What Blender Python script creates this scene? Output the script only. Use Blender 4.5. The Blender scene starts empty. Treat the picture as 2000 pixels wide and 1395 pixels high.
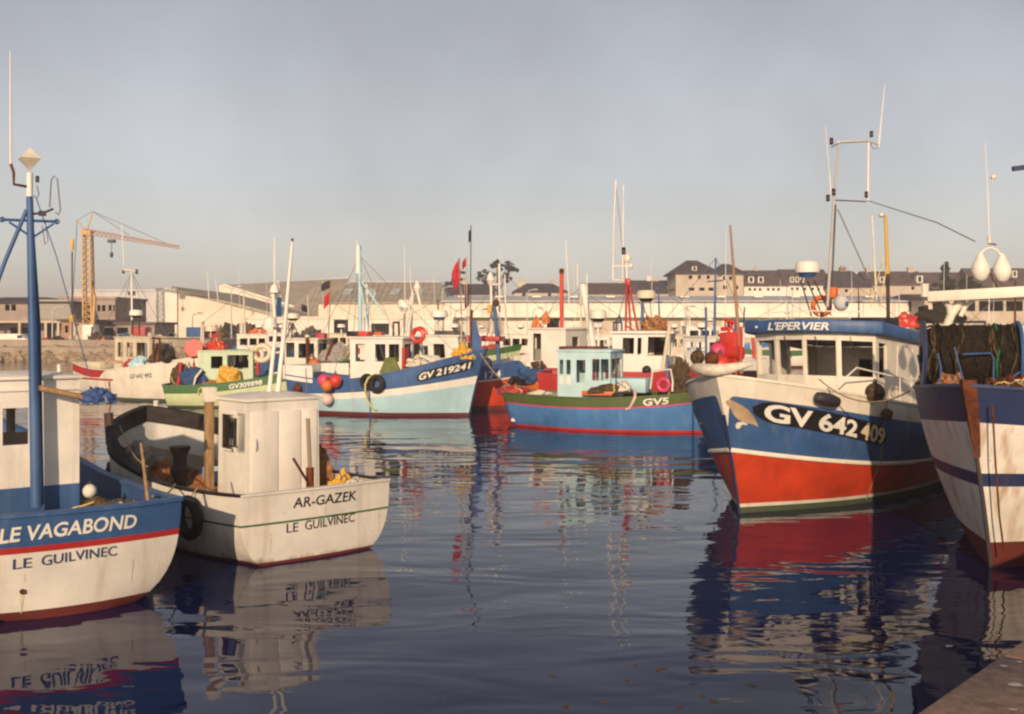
import bpy, bmesh, math, random
from mathutils import Vector, Matrix, noise
random.seed(7)
scene = bpy.context.scene
COL = scene.collection

# ------------------------------------------------------------------ camera, sky, sun, exposure
F = 2111.0            # focal length in pixels of the 2000 px wide photograph
HZ = 640.0            # horizon row
EYE = 3.6             # eye height above the water
HAZE = 0.00085
cam_d = bpy.data.cameras.new("camera")
cam_d.sensor_width = 36.0
cam_d.lens = 36.0 * F / 2000.0
cam_d.shift_y = -(697.5 - HZ) / 2000.0
cam_d.clip_start = 0.1
cam_d.clip_end = 9000.0
cam = bpy.data.objects.new("camera", cam_d)
cam.location = (0, 0, EYE)
cam.rotation_euler = (math.radians(90), 0, 0)
COL.objects.link(cam)
scene.camera = cam

SUN_AZ = math.radians(-7)      # angle left of straight behind the camera
SUN_EL = math.radians(17)
to_sun = Vector((math.sin(SUN_AZ) * math.cos(SUN_EL), -math.cos(SUN_AZ) * math.cos(SUN_EL), math.sin(SUN_EL)))
world = bpy.data.worlds.new("World")
scene.world = world
world.use_nodes = True
wn, wl = world.node_tree.nodes, world.node_tree.links
bg = wn["Background"]
sky = wn.new("ShaderNodeTexSky")
sky.sky_type = 'NISHITA'
sky.sun_disc = False
sky.sun_elevation = SUN_EL
sky.sun_rotation = math.atan2(to_sun.x, to_sun.y)
sky.air_density = 1.0
sky.dust_density = 1.15
sky.ozone_density = 1.0
tint = wn.new("ShaderNodeMix"); tint.data_type = 'RGBA'; tint.blend_type = 'MULTIPLY'
tint.inputs[0].default_value = 1.0
tint.inputs[7].default_value = (1.035, 0.965, 0.955, 1)
hsv = wn.new("ShaderNodeHueSaturation")
hsv.inputs['Saturation'].default_value = 0.44
wl.new(sky.outputs[0], hsv.inputs['Color'])
wl.new(hsv.outputs[0], tint.inputs[6])
# uneven thin haze in the sky
wtc = wn.new("ShaderNodeTexCoord")
wno = wn.new("ShaderNodeTexNoise"); wno.inputs['Scale'].default_value = 3.0; wno.inputs['Detail'].default_value = 4; wno.inputs['Roughness'].default_value = 0.6
wl.new(wtc.outputs['Generated'], wno.inputs['Vector'])
wmr = wn.new("ShaderNodeMapRange"); wmr.inputs[1].default_value = 0.25; wmr.inputs[2].default_value = 0.75; wmr.inputs[3].default_value = 0.86; wmr.inputs[4].default_value = 1.20
wl.new(wno.outputs[0], wmr.inputs[0])
wsc = wn.new("ShaderNodeVectorMath"); wsc.operation = 'SCALE'
wl.new(tint.outputs[2], wsc.inputs[0]); wl.new(wmr.outputs[0], wsc.inputs[3])
wl.new(wsc.outputs[0], bg.inputs[0])
bg.inputs[1].default_value = 0.095
sun_d = bpy.data.lights.new("sun", 'SUN')
sun_d.energy = 4.3
sun_d.angle = math.radians(0.6)
sun_d.color = (1.0, 0.755, 0.51)
sun = bpy.data.objects.new("sun", sun_d)
sun.rotation_euler = (-to_sun).to_track_quat('-Z', 'Y').to_euler()
sun.location = (0, -20, 30)
COL.objects.link(sun)
vs = scene.view_settings
vs.view_transform = 'Standard'
vs.look = 'None'
vs.exposure = 0.04
vs.gamma = 1.0
vs.use_curve_mapping = False
scene.render.engine = 'CYCLES'
scene.cycles.use_denoising = True
scene.cycles.filter_width = 2.3
scene.cycles.max_bounces = 8
scene.cycles.transparent_max_bounces = 16
scene.cycles.caustics_reflective = False
scene.cycles.caustics_refractive = False

def W(px, py, D):
    return Vector(((px - 1000) / F * D, D, EYE - (py - HZ) / F * D))

# ------------------------------------------------------------------ materials
MATS = {}
def _new(name):
    m = bpy.data.materials.new(name)
    m.use_nodes = True
    return m, m.node_tree.nodes, m.node_tree.links, m.node_tree.nodes["Principled BSDF"]

def paint(name, col, rough=0.42, wear=0.25, dirt=(0.16, 0.10, 0.06), var=0.18, planks=0.0, scale=1.3, spec=0.4, bump=0.12, grime=0.0, gz=0.35):
    """weathered paint: tone drift, vertical run marks, chips, fine relief"""
    if name in MATS: return MATS[name]
    m, n, l, b = _new(name)
    tc = n.new("ShaderNodeTexCoord")
    n1 = n.new("ShaderNodeTexNoise"); n1.inputs['Scale'].default_value = scale; n1.inputs['Detail'].default_value = 7; n1.inputs['Roughness'].default_value = 0.62
    l.new(tc.outputs['Object'], n1.inputs['Vector'])
    r1 = n.new("ShaderNodeMapRange"); r1.inputs[1].default_value = 0.3; r1.inputs[2].default_value = 0.7
    r1.inputs[3].default_value = 1 - var; r1.inputs[4].default_value = 1 + var * 0.35
    l.new(n1.outputs[0], r1.inputs[0])
    mul = n.new("ShaderNodeVectorMath"); mul.operation = 'SCALE'
    mul.inputs[0].default_value = col[:3]
    l.new(r1.outputs[0], mul.inputs[3])
    mp = n.new("ShaderNodeMapping"); mp.inputs['Scale'].default_value = (5, 5, 0.5)
    l.new(tc.outputs['Object'], mp.inputs['Vector'])
    n2 = n.new("ShaderNodeTexNoise"); n2.inputs['Scale'].default_value = 1.0; n2.inputs['Detail'].default_value = 5
    l.new(mp.outputs[0], n2.inputs['Vector'])
    r2 = n.new("ShaderNodeMapRange"); r2.inputs[1].default_value = 0.52; r2.inputs[2].default_value = 0.75; r2.inputs[3].default_value = 0; r2.inputs[4].default_value = wear
    l.new(n2.outputs[0], r2.inputs[0])
    n3 = n.new("ShaderNodeTexNoise"); n3.inputs['Scale'].default_value = 9; n3.inputs['Detail'].default_value = 8; n3.inputs['Roughness'].default_value = 0.7
    l.new(tc.outputs['Object'], n3.inputs['Vector'])
    r3 = n.new("ShaderNodeMapRange"); r3.inputs[1].default_value = 0.64; r3.inputs[2].default_value = 0.70; r3.inputs[3].default_value = 0; r3.inputs[4].default_value = wear * 1.6
    l.new(n3.outputs[0], r3.inputs[0])
    mx = n.new("ShaderNodeMath"); mx.operation = 'MAXIMUM'
    l.new(r2.outputs[0], mx.inputs[0]); l.new(r3.outputs[0], mx.inputs[1])
    mix = n.new("ShaderNodeMix"); mix.data_type = 'RGBA'
    l.new(mx.outputs[0], mix.inputs[0]); l.new(mul.outputs[0], mix.inputs[6]); mix.inputs[7].default_value = (*dirt, 1)
    col_out = mix.outputs[2]
    if grime:      # weed and oil scum clinging above the waterline, with a ragged upper edge
        s0 = n.new("ShaderNodeSeparateXYZ"); l.new(tc.outputs['Object'], s0.inputs[0])
        ng = n.new("ShaderNodeTexNoise"); ng.inputs['Scale'].default_value = 1.0; ng.inputs['Detail'].default_value = 8; ng.inputs['Roughness'].default_value = 0.7
        mg = n.new("ShaderNodeMapping"); mg.inputs['Scale'].default_value = (3.5, 3.5, 0.8); l.new(tc.outputs['Object'], mg.inputs['Vector']); l.new(mg.outputs[0], ng.inputs['Vector'])
        q1 = n.new("ShaderNodeMath"); q1.operation = 'MULTIPLY_ADD'; l.new(ng.outputs[0], q1.inputs[0]); q1.inputs[1].default_value = gz * 2.0; q1.inputs[2].default_value = -gz * 0.55
        q2 = n.new("ShaderNodeMath"); q2.operation = 'SUBTRACT'; l.new(q1.outputs[0], q2.inputs[0]); l.new(s0.outputs[2], q2.inputs[1])
        q3 = n.new("ShaderNodeMapRange"); q3.inputs[1].default_value = 0.0; q3.inputs[2].default_value = gz * 0.5; q3.inputs[3].default_value = 0; q3.inputs[4].default_value = grime
        l.new(q2.outputs[0], q3.inputs[0])
        gm = n.new("ShaderNodeMix"); gm.data_type = 'RGBA'; l.new(q3.outputs[0], gm.inputs[0]); l.new(col_out, gm.inputs[6]); gm.inputs[7].default_value = (0.20, 0.13, 0.06, 1)
        col_out = gm.outputs[2]
    l.new(col_out, b.inputs['Base Color'])
    rr = n.new("ShaderNodeMapRange"); rr.inputs[3].default_value = rough - 0.08; rr.inputs[4].default_value = rough + 0.22
    l.new(n1.outputs[0], rr.inputs[0]); l.new(rr.outputs[0], b.inputs['Roughness'])
    b.inputs['Specular IOR Level'].default_value = spec
    bp = n.new("ShaderNodeBump"); bp.inputs['Strength'].default_value = bump; bp.inputs['Distance'].default_value = 0.02
    l.new(n3.outputs[0], bp.inputs['Height'])
    if planks:
        sp = n.new("ShaderNodeSeparateXYZ"); l.new(tc.outputs['Object'], sp.inputs[0])
        ma = n.new("ShaderNodeMath"); ma.operation = 'MULTIPLY'; ma.inputs[1].default_value = 1 / planks
        l.new(sp.outputs[2], ma.inputs[0])
        fr = n.new("ShaderNodeMath"); fr.operation = 'FRACT'; l.new(ma.outputs[0], fr.inputs[0])
        cr = n.new("ShaderNodeValToRGB"); e = cr.color_ramp.elements
        e[0].position = 0.0; e[0].color = (0, 0, 0, 1); e[1].position = 0.06; e[1].color = (1, 1, 1, 1)
        l.new(fr.outputs[0], cr.inputs[0])
        b2 = n.new("ShaderNodeBump"); b2.inputs['Strength'].default_value = 0.22; b2.inputs['Distance'].default_value = 0.005
        l.new(cr.outputs[0], b2.inputs['Height']); l.new(bp.outputs[0], b2.inputs['Normal'])
        l.new(b2.outputs[0], b.inputs['Normal'])
    else:
        l.new(bp.outputs[0], b.inputs['Normal'])
    MATS[name] = m
    return m

def rough_mat(name, c1, c2, scale=4.0, rough=0.85, bump=0.4, detail=8, dist=0.05, vec=(1, 1, 1)):
    """two-tone noisy matt surface: stone, net, rope, earth, timber"""
    if name in MATS: return MATS[name]
    m, n, l, b = _new(name)
    tc = n.new("ShaderNodeTexCoord")
    mp = n.new("ShaderNodeMapping"); mp.inputs['Scale'].default_value = vec
    l.new(tc.outputs['Object'], mp.inputs['Vector'])
    n1 = n.new("ShaderNodeTexNoise"); n1.inputs['Scale'].default_value = scale; n1.inputs['Detail'].default_value = detail; n1.inputs['Roughness'].default_value = 0.65
    l.new(mp.outputs[0], n1.inputs['Vector'])
    cr = n.new("ShaderNodeValToRGB"); e = cr.color_ramp.elements
    e[0].position = 0.35; e[0].color = (*c1, 1); e[1].position = 0.65; e[1].color = (*c2, 1)
    l.new(n1.outputs[0], cr.inputs[0]); l.new(cr.outputs[0], b.inputs['Base Color'])
    b.inputs['Roughness'].default_value = rough
    b.inputs['Specular IOR Level'].default_value = 0.25
    n2 = n.new("ShaderNodeTexNoise"); n2.inputs['Scale'].default_value = scale * 5; n2.inputs['Detail'].default_value = 6
    l.new(mp.outputs[0], n2.inputs['Vector'])
    ad = n.new("ShaderNodeMath"); ad.operation = 'ADD'; l.new(n1.outputs[0], ad.inputs[0]); l.new(n2.outputs[0], ad.inputs[1])
    bp = n.new("ShaderNodeBump"); bp.inputs['Strength'].default_value = bump; bp.inputs['Distance'].default_value = dist
    l.new(ad.outputs[0], bp.inputs['Height']); l.new(bp.outputs[0], b.inputs['Normal'])
    MATS[name] = m
    return m

def glass_mat(name, tintc=(0.24, 0.20, 0.19)):
    if name in MATS: return MATS[name]
    m, n, l, b = _new(name)
    n.remove(b)
    out = n["Material Output"]
    tr = n.new("ShaderNodeBsdfTransparent"); tr.inputs[0].default_value = (*tintc, 1)
    gl = n.new("ShaderNodeBsdfGlossy"); gl.inputs['Roughness'].default_value = 0.04
    gl.inputs[0].default_value = (0.9, 0.9, 0.9, 1)
    fr = n.new("ShaderNodeFresnel"); fr.inputs[0].default_value = 1.5
    mx = n.new("ShaderNodeMixShader")
    l.new(fr.outputs[0], mx.inputs[0]); l.new(tr.outputs[0], mx.inputs[1]); l.new(gl.outputs[0], mx.inputs[2])
    l.new(mx.outputs[0], out.inputs[0])
    MATS[name] = m
    return m

def water_mat():
    m, n, l, b = _new("harbour_water")
    tc = n.new("ShaderNodeTexCoord")
    def layer(sc, vec, rot, det):
        mp = n.new("ShaderNodeMapping"); mp.inputs['Scale'].default_value = vec; mp.inputs['Rotation'].default_value = (0, 0, rot)
        l.new(tc.outputs['Object'], mp.inputs['Vector'])
        t = n.new("ShaderNodeTexNoise"); t.inputs['Scale'].default_value = sc; t.inputs['Detail'].default_value = det; t.inputs['Roughness'].default_value = 0.5
        t.inputs['Distortion'].default_value = 0.6
        l.new(mp.outputs[0], t.inputs['Vector'])
        return t
    big = layer(0.16, (0.55, 1.0, 1), 0.25, 2)
    mid = layer(0.75, (0.45, 1.0, 1), -0.12, 2)
    sml = layer(2.6, (0.5, 1.0, 1), 0.3, 2)
    # patches of breeze: where the small ripples are stronger
    patch = layer(0.07, (0.5, 1.3, 1), 0.1, 3)
    pr = n.new("ShaderNodeMapRange"); pr.inputs[1].default_value = 0.38; pr.inputs[2].default_value = 0.66; pr.inputs[3].default_value = 0.15; pr.inputs[4].default_value = 1.0
    l.new(patch.outputs[0], pr.inputs[0])
    def sc_(src, k):
        q = n.new("ShaderNodeMath"); q.operation = 'MULTIPLY'; l.new(src, q.inputs[0]); q.inputs[1].default_value = k; return q.outputs[0]
    def add(a, c):
        q = n.new("ShaderNodeMath"); q.operation = 'ADD'; l.new(a, q.inputs[0]); l.new(c, q.inputs[1]); return q.outputs[0]
    def mulo(a, c):
        q = n.new("ShaderNodeMath"); q.operation = 'MULTIPLY'; l.new(a, q.inputs[0]); l.new(c, q.inputs[1]); return q.outputs[0]
    h = add(add(sc_(big.outputs[0], 0.10), sc_(mid.outputs[0], 0.038)), mulo(sc_(sml.outputs[0], 0.009), pr.outputs[0]))
    bp = n.new("ShaderNodeBump"); bp.inputs['Strength'].default_value = 1.0; bp.inputs['Distance'].default_value = WATER_BUMP
    l.new(h, bp.inputs['Height'])
    l.new(bp.outputs[0], b.inputs['Normal'])
    b.inputs['Base Color'].default_value = (0.003, 0.007, 0.050, 1)
    b.inputs['Roughness'].default_value = 0.025
    b.inputs['IOR'].default_value = 1.28
    b.inputs['Specular IOR Level'].default_value = 0.5
    return m
WATER_BUMP = 1.0

WHITE = paint("white_paint", (0.76, 0.71, 0.63), var=0.14, wear=0.22, dirt=(0.35, 0.25, 0.15))
WHITEPL = paint("white_planked_paint", (0.76, 0.71, 0.63), var=0.20, wear=0.45, dirt=(0.42, 0.31, 0.20), planks=0.17, grime=0.75, gz=0.22)
CREAM = paint("cream_paint", (0.68, 0.58, 0.42), wear=0.25)
CREAMW = paint("cream_white_paint", (0.76, 0.69, 0.57), wear=0.28, dirt=(0.32, 0.19, 0.10))
BLUE = paint("mid_blue_paint", (0.040, 0.105, 0.26), var=0.30, wear=0.35, dirt=(0.15, 0.20, 0.28), planks=0.19)
NAVY = paint("navy_paint", (0.022, 0.035, 0.10), wear=0.15)
SKYB = paint("bright_blue_paint", (0.07, 0.20, 0.45), var=0.25, wear=0.35, dirt=(0.2, 0.3, 0.42), planks=0.15, grime=0.5, gz=0.15)
PALEB = paint("pale_blue_paint", (0.40, 0.60, 0.66), wear=0.25, dirt=(0.3, 0.35, 0.33), planks=0.16, grime=0.5, gz=0.2)
HOUSEB = paint("pale_turquoise_paint", (0.46, 0.64, 0.67), wear=0.10, dirt=(0.5, 0.6, 0.6))
RED = paint("red_paint", (0.42, 0.025, 0.022), wear=0.2)
REDOR = paint("orange_red_paint", (0.60, 0.055, 0.016), wear=0.30, dirt=(0.28, 0.05, 0.03), var=0.36, grime=0.6, gz=0.18, planks=0.19)
BOOT = paint("antifouling_red", (0.13, 0.020, 0.017), wear=0.4, dirt=(0.05, 0.04, 0.03), rough=0.7)
BOOTG = paint("antifouling_green", (0.075, 0.10, 0.050), wear=0.4, dirt=(0.05, 0.06, 0.03), rough=0.7)
GREEN = paint("dark_green_paint", (0.045, 0.13, 0.035), wear=0.2)
MOSS = paint("moss_green_paint", (0.075, 0.11, 0.028), wear=0.25, dirt=(0.14, 0.12, 0.06))
PGREEN = paint("pale_green_paint", (0.55, 0.60, 0.34), wear=0.22, dirt=(0.4, 0.36, 0.16))
PGREENH = paint("pale_green_house_paint", (0.50, 0.60, 0.42), wear=0.30, dirt=(0.42, 0.33, 0.2))
BLACK = paint("black_paint", (0.012, 0.011, 0.014), wear=0.1)
RUSTW = paint("rust_streaked_white_paint", (0.74, 0.69, 0.60), var=0.20, wear=0.75, dirt=(0.34, 0.14, 0.05), grime=0.8, gz=0.7)
RUST = rough_mat("rust", (0.055, 0.014, 0.008), (0.17, 0.048, 0.016), 6, bump=0.5, dist=0.02)
RUBBER = rough_mat("rubber", (0.010, 0.009, 0.010), (0.030, 0.026, 0.026), 5, rough=0.75, bump=0.3, dist=0.01)
WOOD = rough_mat("weathered_timber", (0.20, 0.11, 0.05), (0.40, 0.26, 0.13), 3, rough=0.7, bump=0.25, dist=0.01, vec=(6, 6, 0.7))
BLKWOOD = rough_mat("tarred_timber", (0.008, 0.006, 0.007), (0.035, 0.024, 0.022), 4, rough=0.6, bump=0.4, dist=0.01)
DKWOOD = rough_mat("dark_timber", (0.030, 0.020, 0.018), (0.085, 0.055, 0.042), 3, rough=0.6, bump=0.25, dist=0.01)
DECK = rough_mat("deck_boards", (0.16, 0.13, 0.10), (0.30, 0.24, 0.18), 3, bump=0.3, dist=0.01, vec=(0.6, 6, 1))
STEEL = paint("galvanised_steel", (0.42, 0.40, 0.38), rough=0.4, wear=0.3)
DSTEEL = paint("dark_steel", (0.055, 0.048, 0.050), rough=0.5, wear=0.4, dirt=(0.2, 0.07, 0.03))
LAMP = paint("dark_red_lamp", (0.055, 0.012, 0.018), rough=0.25, wear=0.05)
YELLOW = paint("yellow_paint", (0.62, 0.36, 0.05), wear=0.3)
ORANGE = paint("orange_plastic", (0.66, 0.15, 0.03), wear=0.4, var=0.35, dirt=(0.3, 0.1, 0.05), rough=0.35)
PINK = paint("pink_plastic", (0.66, 0.06, 0.15), wear=0.4, var=0.35, dirt=(0.4, 0.1, 0.1), rough=0.3)
BUOYRED = paint("red_plastic", (0.58, 0.045, 0.030), wear=0.4, var=0.35, dirt=(0.3, 0.06, 0.05), rough=0.3)
PALEBUOY = paint("faded_pink_plastic", (0.72, 0.50, 0.44), wear=0.15, rough=0.4)
NETDK = rough_mat("dark_drum_net", (0.010, 0.007, 0.005), (0.045, 0.030, 0.018), 14, bump=1.0, dist=0.05)
ROPE = rough_mat("natural_rope", (0.22, 0.16, 0.09), (0.42, 0.33, 0.2), 30, bump=0.4, dist=0.01)
ROPEY = rough_mat("yellow_rope", (0.55, 0.42, 0.10), (0.78, 0.66, 0.28), 30, bump=0.4, dist=0.01)
ROPEB = rough_mat("blue_rope", (0.03, 0.06, 0.20), (0.08, 0.15, 0.36), 14, bump=0.8, dist=0.03)
WIRE = paint("wire", (0.16, 0.14, 0.14), rough=0.5, wear=0.1)
NETBR = rough_mat("brown_net", (0.035, 0.022, 0.012), (0.17, 0.11, 0.055), 9, bump=1.0, dist=0.05)
NETGR = rough_mat("dark_green_net", (0.012, 0.012, 0.007), (0.050, 0.042, 0.022), 11, bump=1.0, dist=0.04, vec=(1, 1, 1))
NETG = rough_mat("bright_green_net", (0.01, 0.10, 0.04), (0.03, 0.26, 0.12), 10, bump=1.0, dist=0.05)
NETW = rough_mat("grey_net", (0.22, 0.20, 0.18), (0.50, 0.45, 0.40), 9, bump=1.0, dist=0.05)
NETO = rough_mat("orange_net", (0.25, 0.09, 0.03), (0.55, 0.24, 0.09), 9, bump=1.0, dist=0.05)
NETB = rough_mat("blue_net", (0.02, 0.05, 0.15), (0.07, 0.13, 0.28), 9, bump=1.0, dist=0.05)
CANVAS = rough_mat("white_canvas", (0.55, 0.47, 0.36), (0.78, 0.72, 0.60), 5, bump=0.5, dist=0.03)
TARPG = rough_mat("olive_canvas", (0.09, 0.11, 0.03), (0.17, 0.19, 0.06), 4, bump=0.3, dist=0.02)
TARPB = rough_mat("blue_canvas", (0.03, 0.08, 0.22), (0.06, 0.14, 0.32), 4, bump=0.3, dist=0.02)
OILY = rough_mat("yellow_oilskin", (0.45, 0.22, 0.02), (0.75, 0.45, 0.06), 6, bump=0.6, dist=0.03, rough=0.5)
OILO = rough_mat("orange_oilskin", (0.45, 0.10, 0.02), (0.72, 0.24, 0.06), 6, bump=0.6, dist=0.03, rough=0.5)
LETW = paint("white_lettering", (0.80, 0.76, 0.68), wear=0.12, dirt=(0.4, 0.35, 0.3))
LETY = paint("yellowed_lettering", (0.74, 0.62, 0.40), wear=0.25, dirt=(0.4, 0.22, 0.06), scale=3)
LETB = paint("black_lettering", (0.020, 0.018, 0.030), wear=0.2, dirt=(0.3, 0.28, 0.26))
LETBL = paint("blue_lettering", (0.04, 0.06, 0.16), wear=0.15, dirt=(0.3, 0.3, 0.33))
GLASS = glass_mat("window_glass")
GLASSD = glass_mat("dark_window_glass", (0.16, 0.13, 0.13))
GLASSC = glass_mat("clear_window_glass", (0.75, 0.72, 0.68))

# ------------------------------------------------------------------ mesh helpers
def parented(o, parent):
    COL.objects.link(o)
    if parent is not None: o.parent = parent
    return o

def lump_pt(p, c, d, seed, amp, freq, flat, k=1.0):
    p = p.copy()
    q = 1 + amp * noise.noise(p * freq + Vector((seed * 3.1, seed * 1.7, seed))) + amp * 0.4 * noise.noise(p * freq * 2.7 + Vector((seed, 5, 1))) + amp * 0.22 * noise.noise(p * freq * 7 + Vector((2, seed, 1)))
    p *= q * k
    z = max(p.z, -0.25) if flat else p.z
    return (c[0] + p.x * d[0] / 2, c[1] + p.y * d[1] / 2, c[2] + (z + (0.25 if flat else 0)) * d[2] / (1.25 if flat else 2))

class MB:
    def __init__(s): s.v, s.f, s.m = [], [], []
    def add(s, vs_, fs, mi=0):
        k = len(s.v)
        s.v += [tuple(p) for p in vs_]
        s.f += [tuple(i + k for i in f) for f in fs]
        s.m += [mi] * len(fs)
        return s
    def box(s, c, d, rz=0.0, mi=0, M=None):
        x, y, z = d[0] / 2, d[1] / 2, d[2] / 2
        ca, sa = math.cos(rz), math.sin(rz)
        pts = []
        for dz in (-z, z):
            for dx, dy in ((-x, -y), (x, -y), (x, y), (-x, y)):
                p = Vector((c[0] + dx * ca - dy * sa, c[1] + dx * sa + dy * ca, c[2] + dz))
                pts.append(M @ p if M else p)
        return s.add(pts, [(3, 2, 1, 0), (4, 5, 6, 7), (0, 1, 5, 4), (1, 2, 6, 5), (2, 3, 7, 6), (3, 0, 4, 7)], mi)
    def prism(s, poly, z0, z1, mi=0):
        n = len(poly)
        vs_ = [(x, y, z0) for x, y in poly] + [(x, y, z1) for x, y in poly]
        fs = [tuple(range(n))[::-1], tuple(range(n, 2 * n))] + [(i, (i + 1) % n, n + (i + 1) % n, n + i) for i in range(n)]
        return s.add(vs_, fs, mi)
    def tube(s, pts, r, n=8, mi=0, cap=True, closed=False, flat=1.0):
        pts = [Vector(p) for p in pts]
        N = len(pts)
        rr = r if isinstance(r, (list, tuple)) else [r] * N
        rings = []
        prev = None
        for i, p in enumerate(pts):
            if closed: t = pts[(i + 1) % N] - pts[i - 1]
            elif i == 0: t = pts[1] - p
            elif i == N - 1: t = p - pts[i - 1]
            else: t = pts[i + 1] - pts[i - 1]
            t.normalize()
            if prev is None:
                a = Vector((0, 0, 1)) if abs(t.z) < 0.9 else Vector((1, 0, 0))
                u = t.cross(a).normalized()
            else:
                u = (prev - t * prev.dot(t))
                if u.length < 1e-6: u = t.orthogonal()
                u.normalize()
            prev = u
            w = t.cross(u)
            rings.append([p + (u * math.cos(2 * math.pi * k / n) + w * (math.sin(2 * math.pi * k / n) * flat)) * rr[i] for k in range(n)])
        vs_ = [q for R in rings for q in R]
        fs = []
        for i in range(N if closed else N - 1):
            j = (i + 1) % N
            for k in range(n):
                fs.append((i * n + k, i * n + (k + 1) % n, j * n + (k + 1) % n, j * n + k))
        if cap and not closed:
            fs.append(tuple(range(n))[::-1]); fs.append(tuple((N - 1) * n + k for k in range(n)))
        return s.add(vs_, fs, mi)
    def bar(s, p, q, w, h=None, mi=0):
        p, q = Vector(p), Vector(q); h = h or w
        t = (q - p).normalized()
        a = Vector((0, 0, 1)) if abs(t.z) < 0.95 else Vector((1, 0, 0))
        u = t.cross(a).normalized(); v = u.cross(t)
        vs_ = [e + u * (i * w / 2) + v * (j * h / 2) for e in (p, q) for i, j in ((-1, -1), (1, -1), (1, 1), (-1, 1))]
        return s.add(vs_, [(0, 1, 2, 3), (7, 6, 5, 4), (0, 4, 5, 1), (1, 5, 6, 2), (2, 6, 7, 3), (3, 7, 4, 0)], mi)
    def lathe(s, c, prof, n=16, mi=0, M=None):
        """profile of (radius, z) turned about z at c"""
        c = Vector(c); vs_ = []; fs = []
        for r, z in prof:
            for k in range(n):
                a = 2 * math.pi * k / n
                p = Vector((r * math.cos(a), r * math.sin(a), z))
                vs_.append(c + (M @ p if M else p))
        for i in range(len(prof) - 1):
            for k in range(n):
                fs.append((i * n + k, i * n + (k + 1) % n, (i + 1) * n + (k + 1) % n, (i + 1) * n + k))
        fs.append(tuple(range(n))[::-1]); fs.append(tuple((len(prof) - 1) * n + k for k in range(n)))
        return s.add(vs_, fs, mi)
    def ball(s, c, r, n=16, sz=1.0, mi=0):
        prof = [(max(1e-3, r * math.sin(math.pi * i / 10)), -r * sz * math.cos(math.pi * i / 10)) for i in range(11)]
        return s.lathe(c, prof, n, mi)
    def torus(s, c, R, r, M=None, n=20, m=8, mi=0):
        c = Vector(c); pts = []
        for k in range(n):
            a = 2 * math.pi * k / n
            p = Vector((R * math.cos(a), R * math.sin(a), 0))
            pts.append(c + (M @ p if M else p))
        return s.tube(pts, r, m, mi, closed=True)
    def lump(s, c, d, seed=0, amp=0.35, freq=1.6, sub=3, mi=0, flat=True):
        """uneven heap sitting on c.z"""
        bm = bmesh.new(); bmesh.ops.create_icosphere(bm, subdivisions=sub, radius=1.0)
        bm.verts.ensure_lookup_table()
        vs_ = [lump_pt(v.co, c, d, seed, amp, freq, flat) for v in bm.verts]
        fs = [tuple(v.index for v in f.verts) for f in bm.faces]
        bm.free()
        return s.add(vs_, fs, mi)
    def build(s, name, mats, parent=None, smooth=40, bevel=0.0):
        me = bpy.data.meshes.new(name)
        me.from_pydata(s.v, [], s.f)
        if not isinstance(mats, (list, tuple)): mats = [mats]
        for m in mats: me.materials.append(m)
        if len(mats) > 1: me.polygons.foreach_set("material_index", s.m)
        if bevel:
            bm = bmesh.new(); bm.from_mesh(me)
            es = [e for e in bm.edges if len(e.link_faces) == 2 and e.calc_face_angle(0) > 0.5]
            bmesh.ops.bevel(bm, geom=es, offset=bevel, segments=2, affect='EDGES', profile=0.5)
            bm.to_mesh(me); bm.free()
        me.update()
        if smooth:
            me.polygons.foreach_set("use_smooth", [True] * len(me.polygons))
            me.set_sharp_from_angle(angle=math.radians(smooth))
        return parented(bpy.data.objects.new(name, me), parent)

def tag(o, label, cat, group=None, kind=None):
    o["label"] = label
    o["category"] = cat
    if group: o["group"] = group
    if kind: o["kind"] = kind
    return o

def structure(o):
    o["kind"] = "structure"
    return o

def empty(name, loc, rz=0.0):
    o = bpy.data.objects.new(name, None)
    o.location = loc; o.rotation_euler = (0, 0, rz); o.empty_display_size = 0.3
    COL.objects.link(o)
    return o

# lettering: meshes made once from the built-in font, then laid over the surfaces
TEXTS = {}
def prepare_texts(items):
    obs = []
    for key, body, bold, shear in items:
        cu = bpy.data.curves.new("lettering", 'FONT')
        cu.body = body; cu.offset = bold; cu.shear = shear; cu.resolution_u = 4; cu.size = 1.0
        o = bpy.data.objects.new("lettering", cu); COL.objects.link(o)
        obs.append((key, o, cu))
    dg = bpy.context.evaluated_depsgraph_get()
    for key, o, cu in obs:
        me = bpy.data.meshes.new_from_object(o.evaluated_get(dg))
        vs_ = [(v.co.x, v.co.y) for v in me.vertices]
        x0 = min(p[0] for p in vs_); x1 = max(p[0] for p in vs_)
        y0 = min(p[1] for p in vs_); y1 = max(p[1] for p in vs_)
        TEXTS[key] = ([((x - x0) / (x1 - x0), (y - y0) / (y1 - y0)) for x, y in vs_], [tuple(p.vertices) for p in me.polygons])
        bpy.data.meshes.remove(me)
    for key, o, cu in obs:
        bpy.data.objects.remove(o); bpy.data.curves.remove(cu)
prepare_texts([
    ("vag", "LE VAGABOND", 0.022, 0.12), ("vagport1", "LE", 0.006, 0.0), ("vagport2", "GUILVINEC", 0.006, 0.0),
    ("gaz", "AR-GAZEK", 0.010, 0.1), ("gazport1", "LE", 0.002, 0.0), ("gazport2", "GUILVINEC", 0.002, 0.0),
    ("epreg", "GV", 0.030, 0.0), ("epreg2", "642", 0.030, 0.0), ("epreg3", "409", 0.030, 0.0), ("epname", "L'EPERVIER", 0.022, 0.22),
    ("gv219", "GV 219241", 0.030, 0.0), ("174", "174", 0.012, 0.0), ("gv5", "GV5", 0.026, 0.0),
    ("green", "GV309898", 0.020, 0.0), ("whitereg", "GV 642 492", 0.004, 0.0)])

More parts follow.
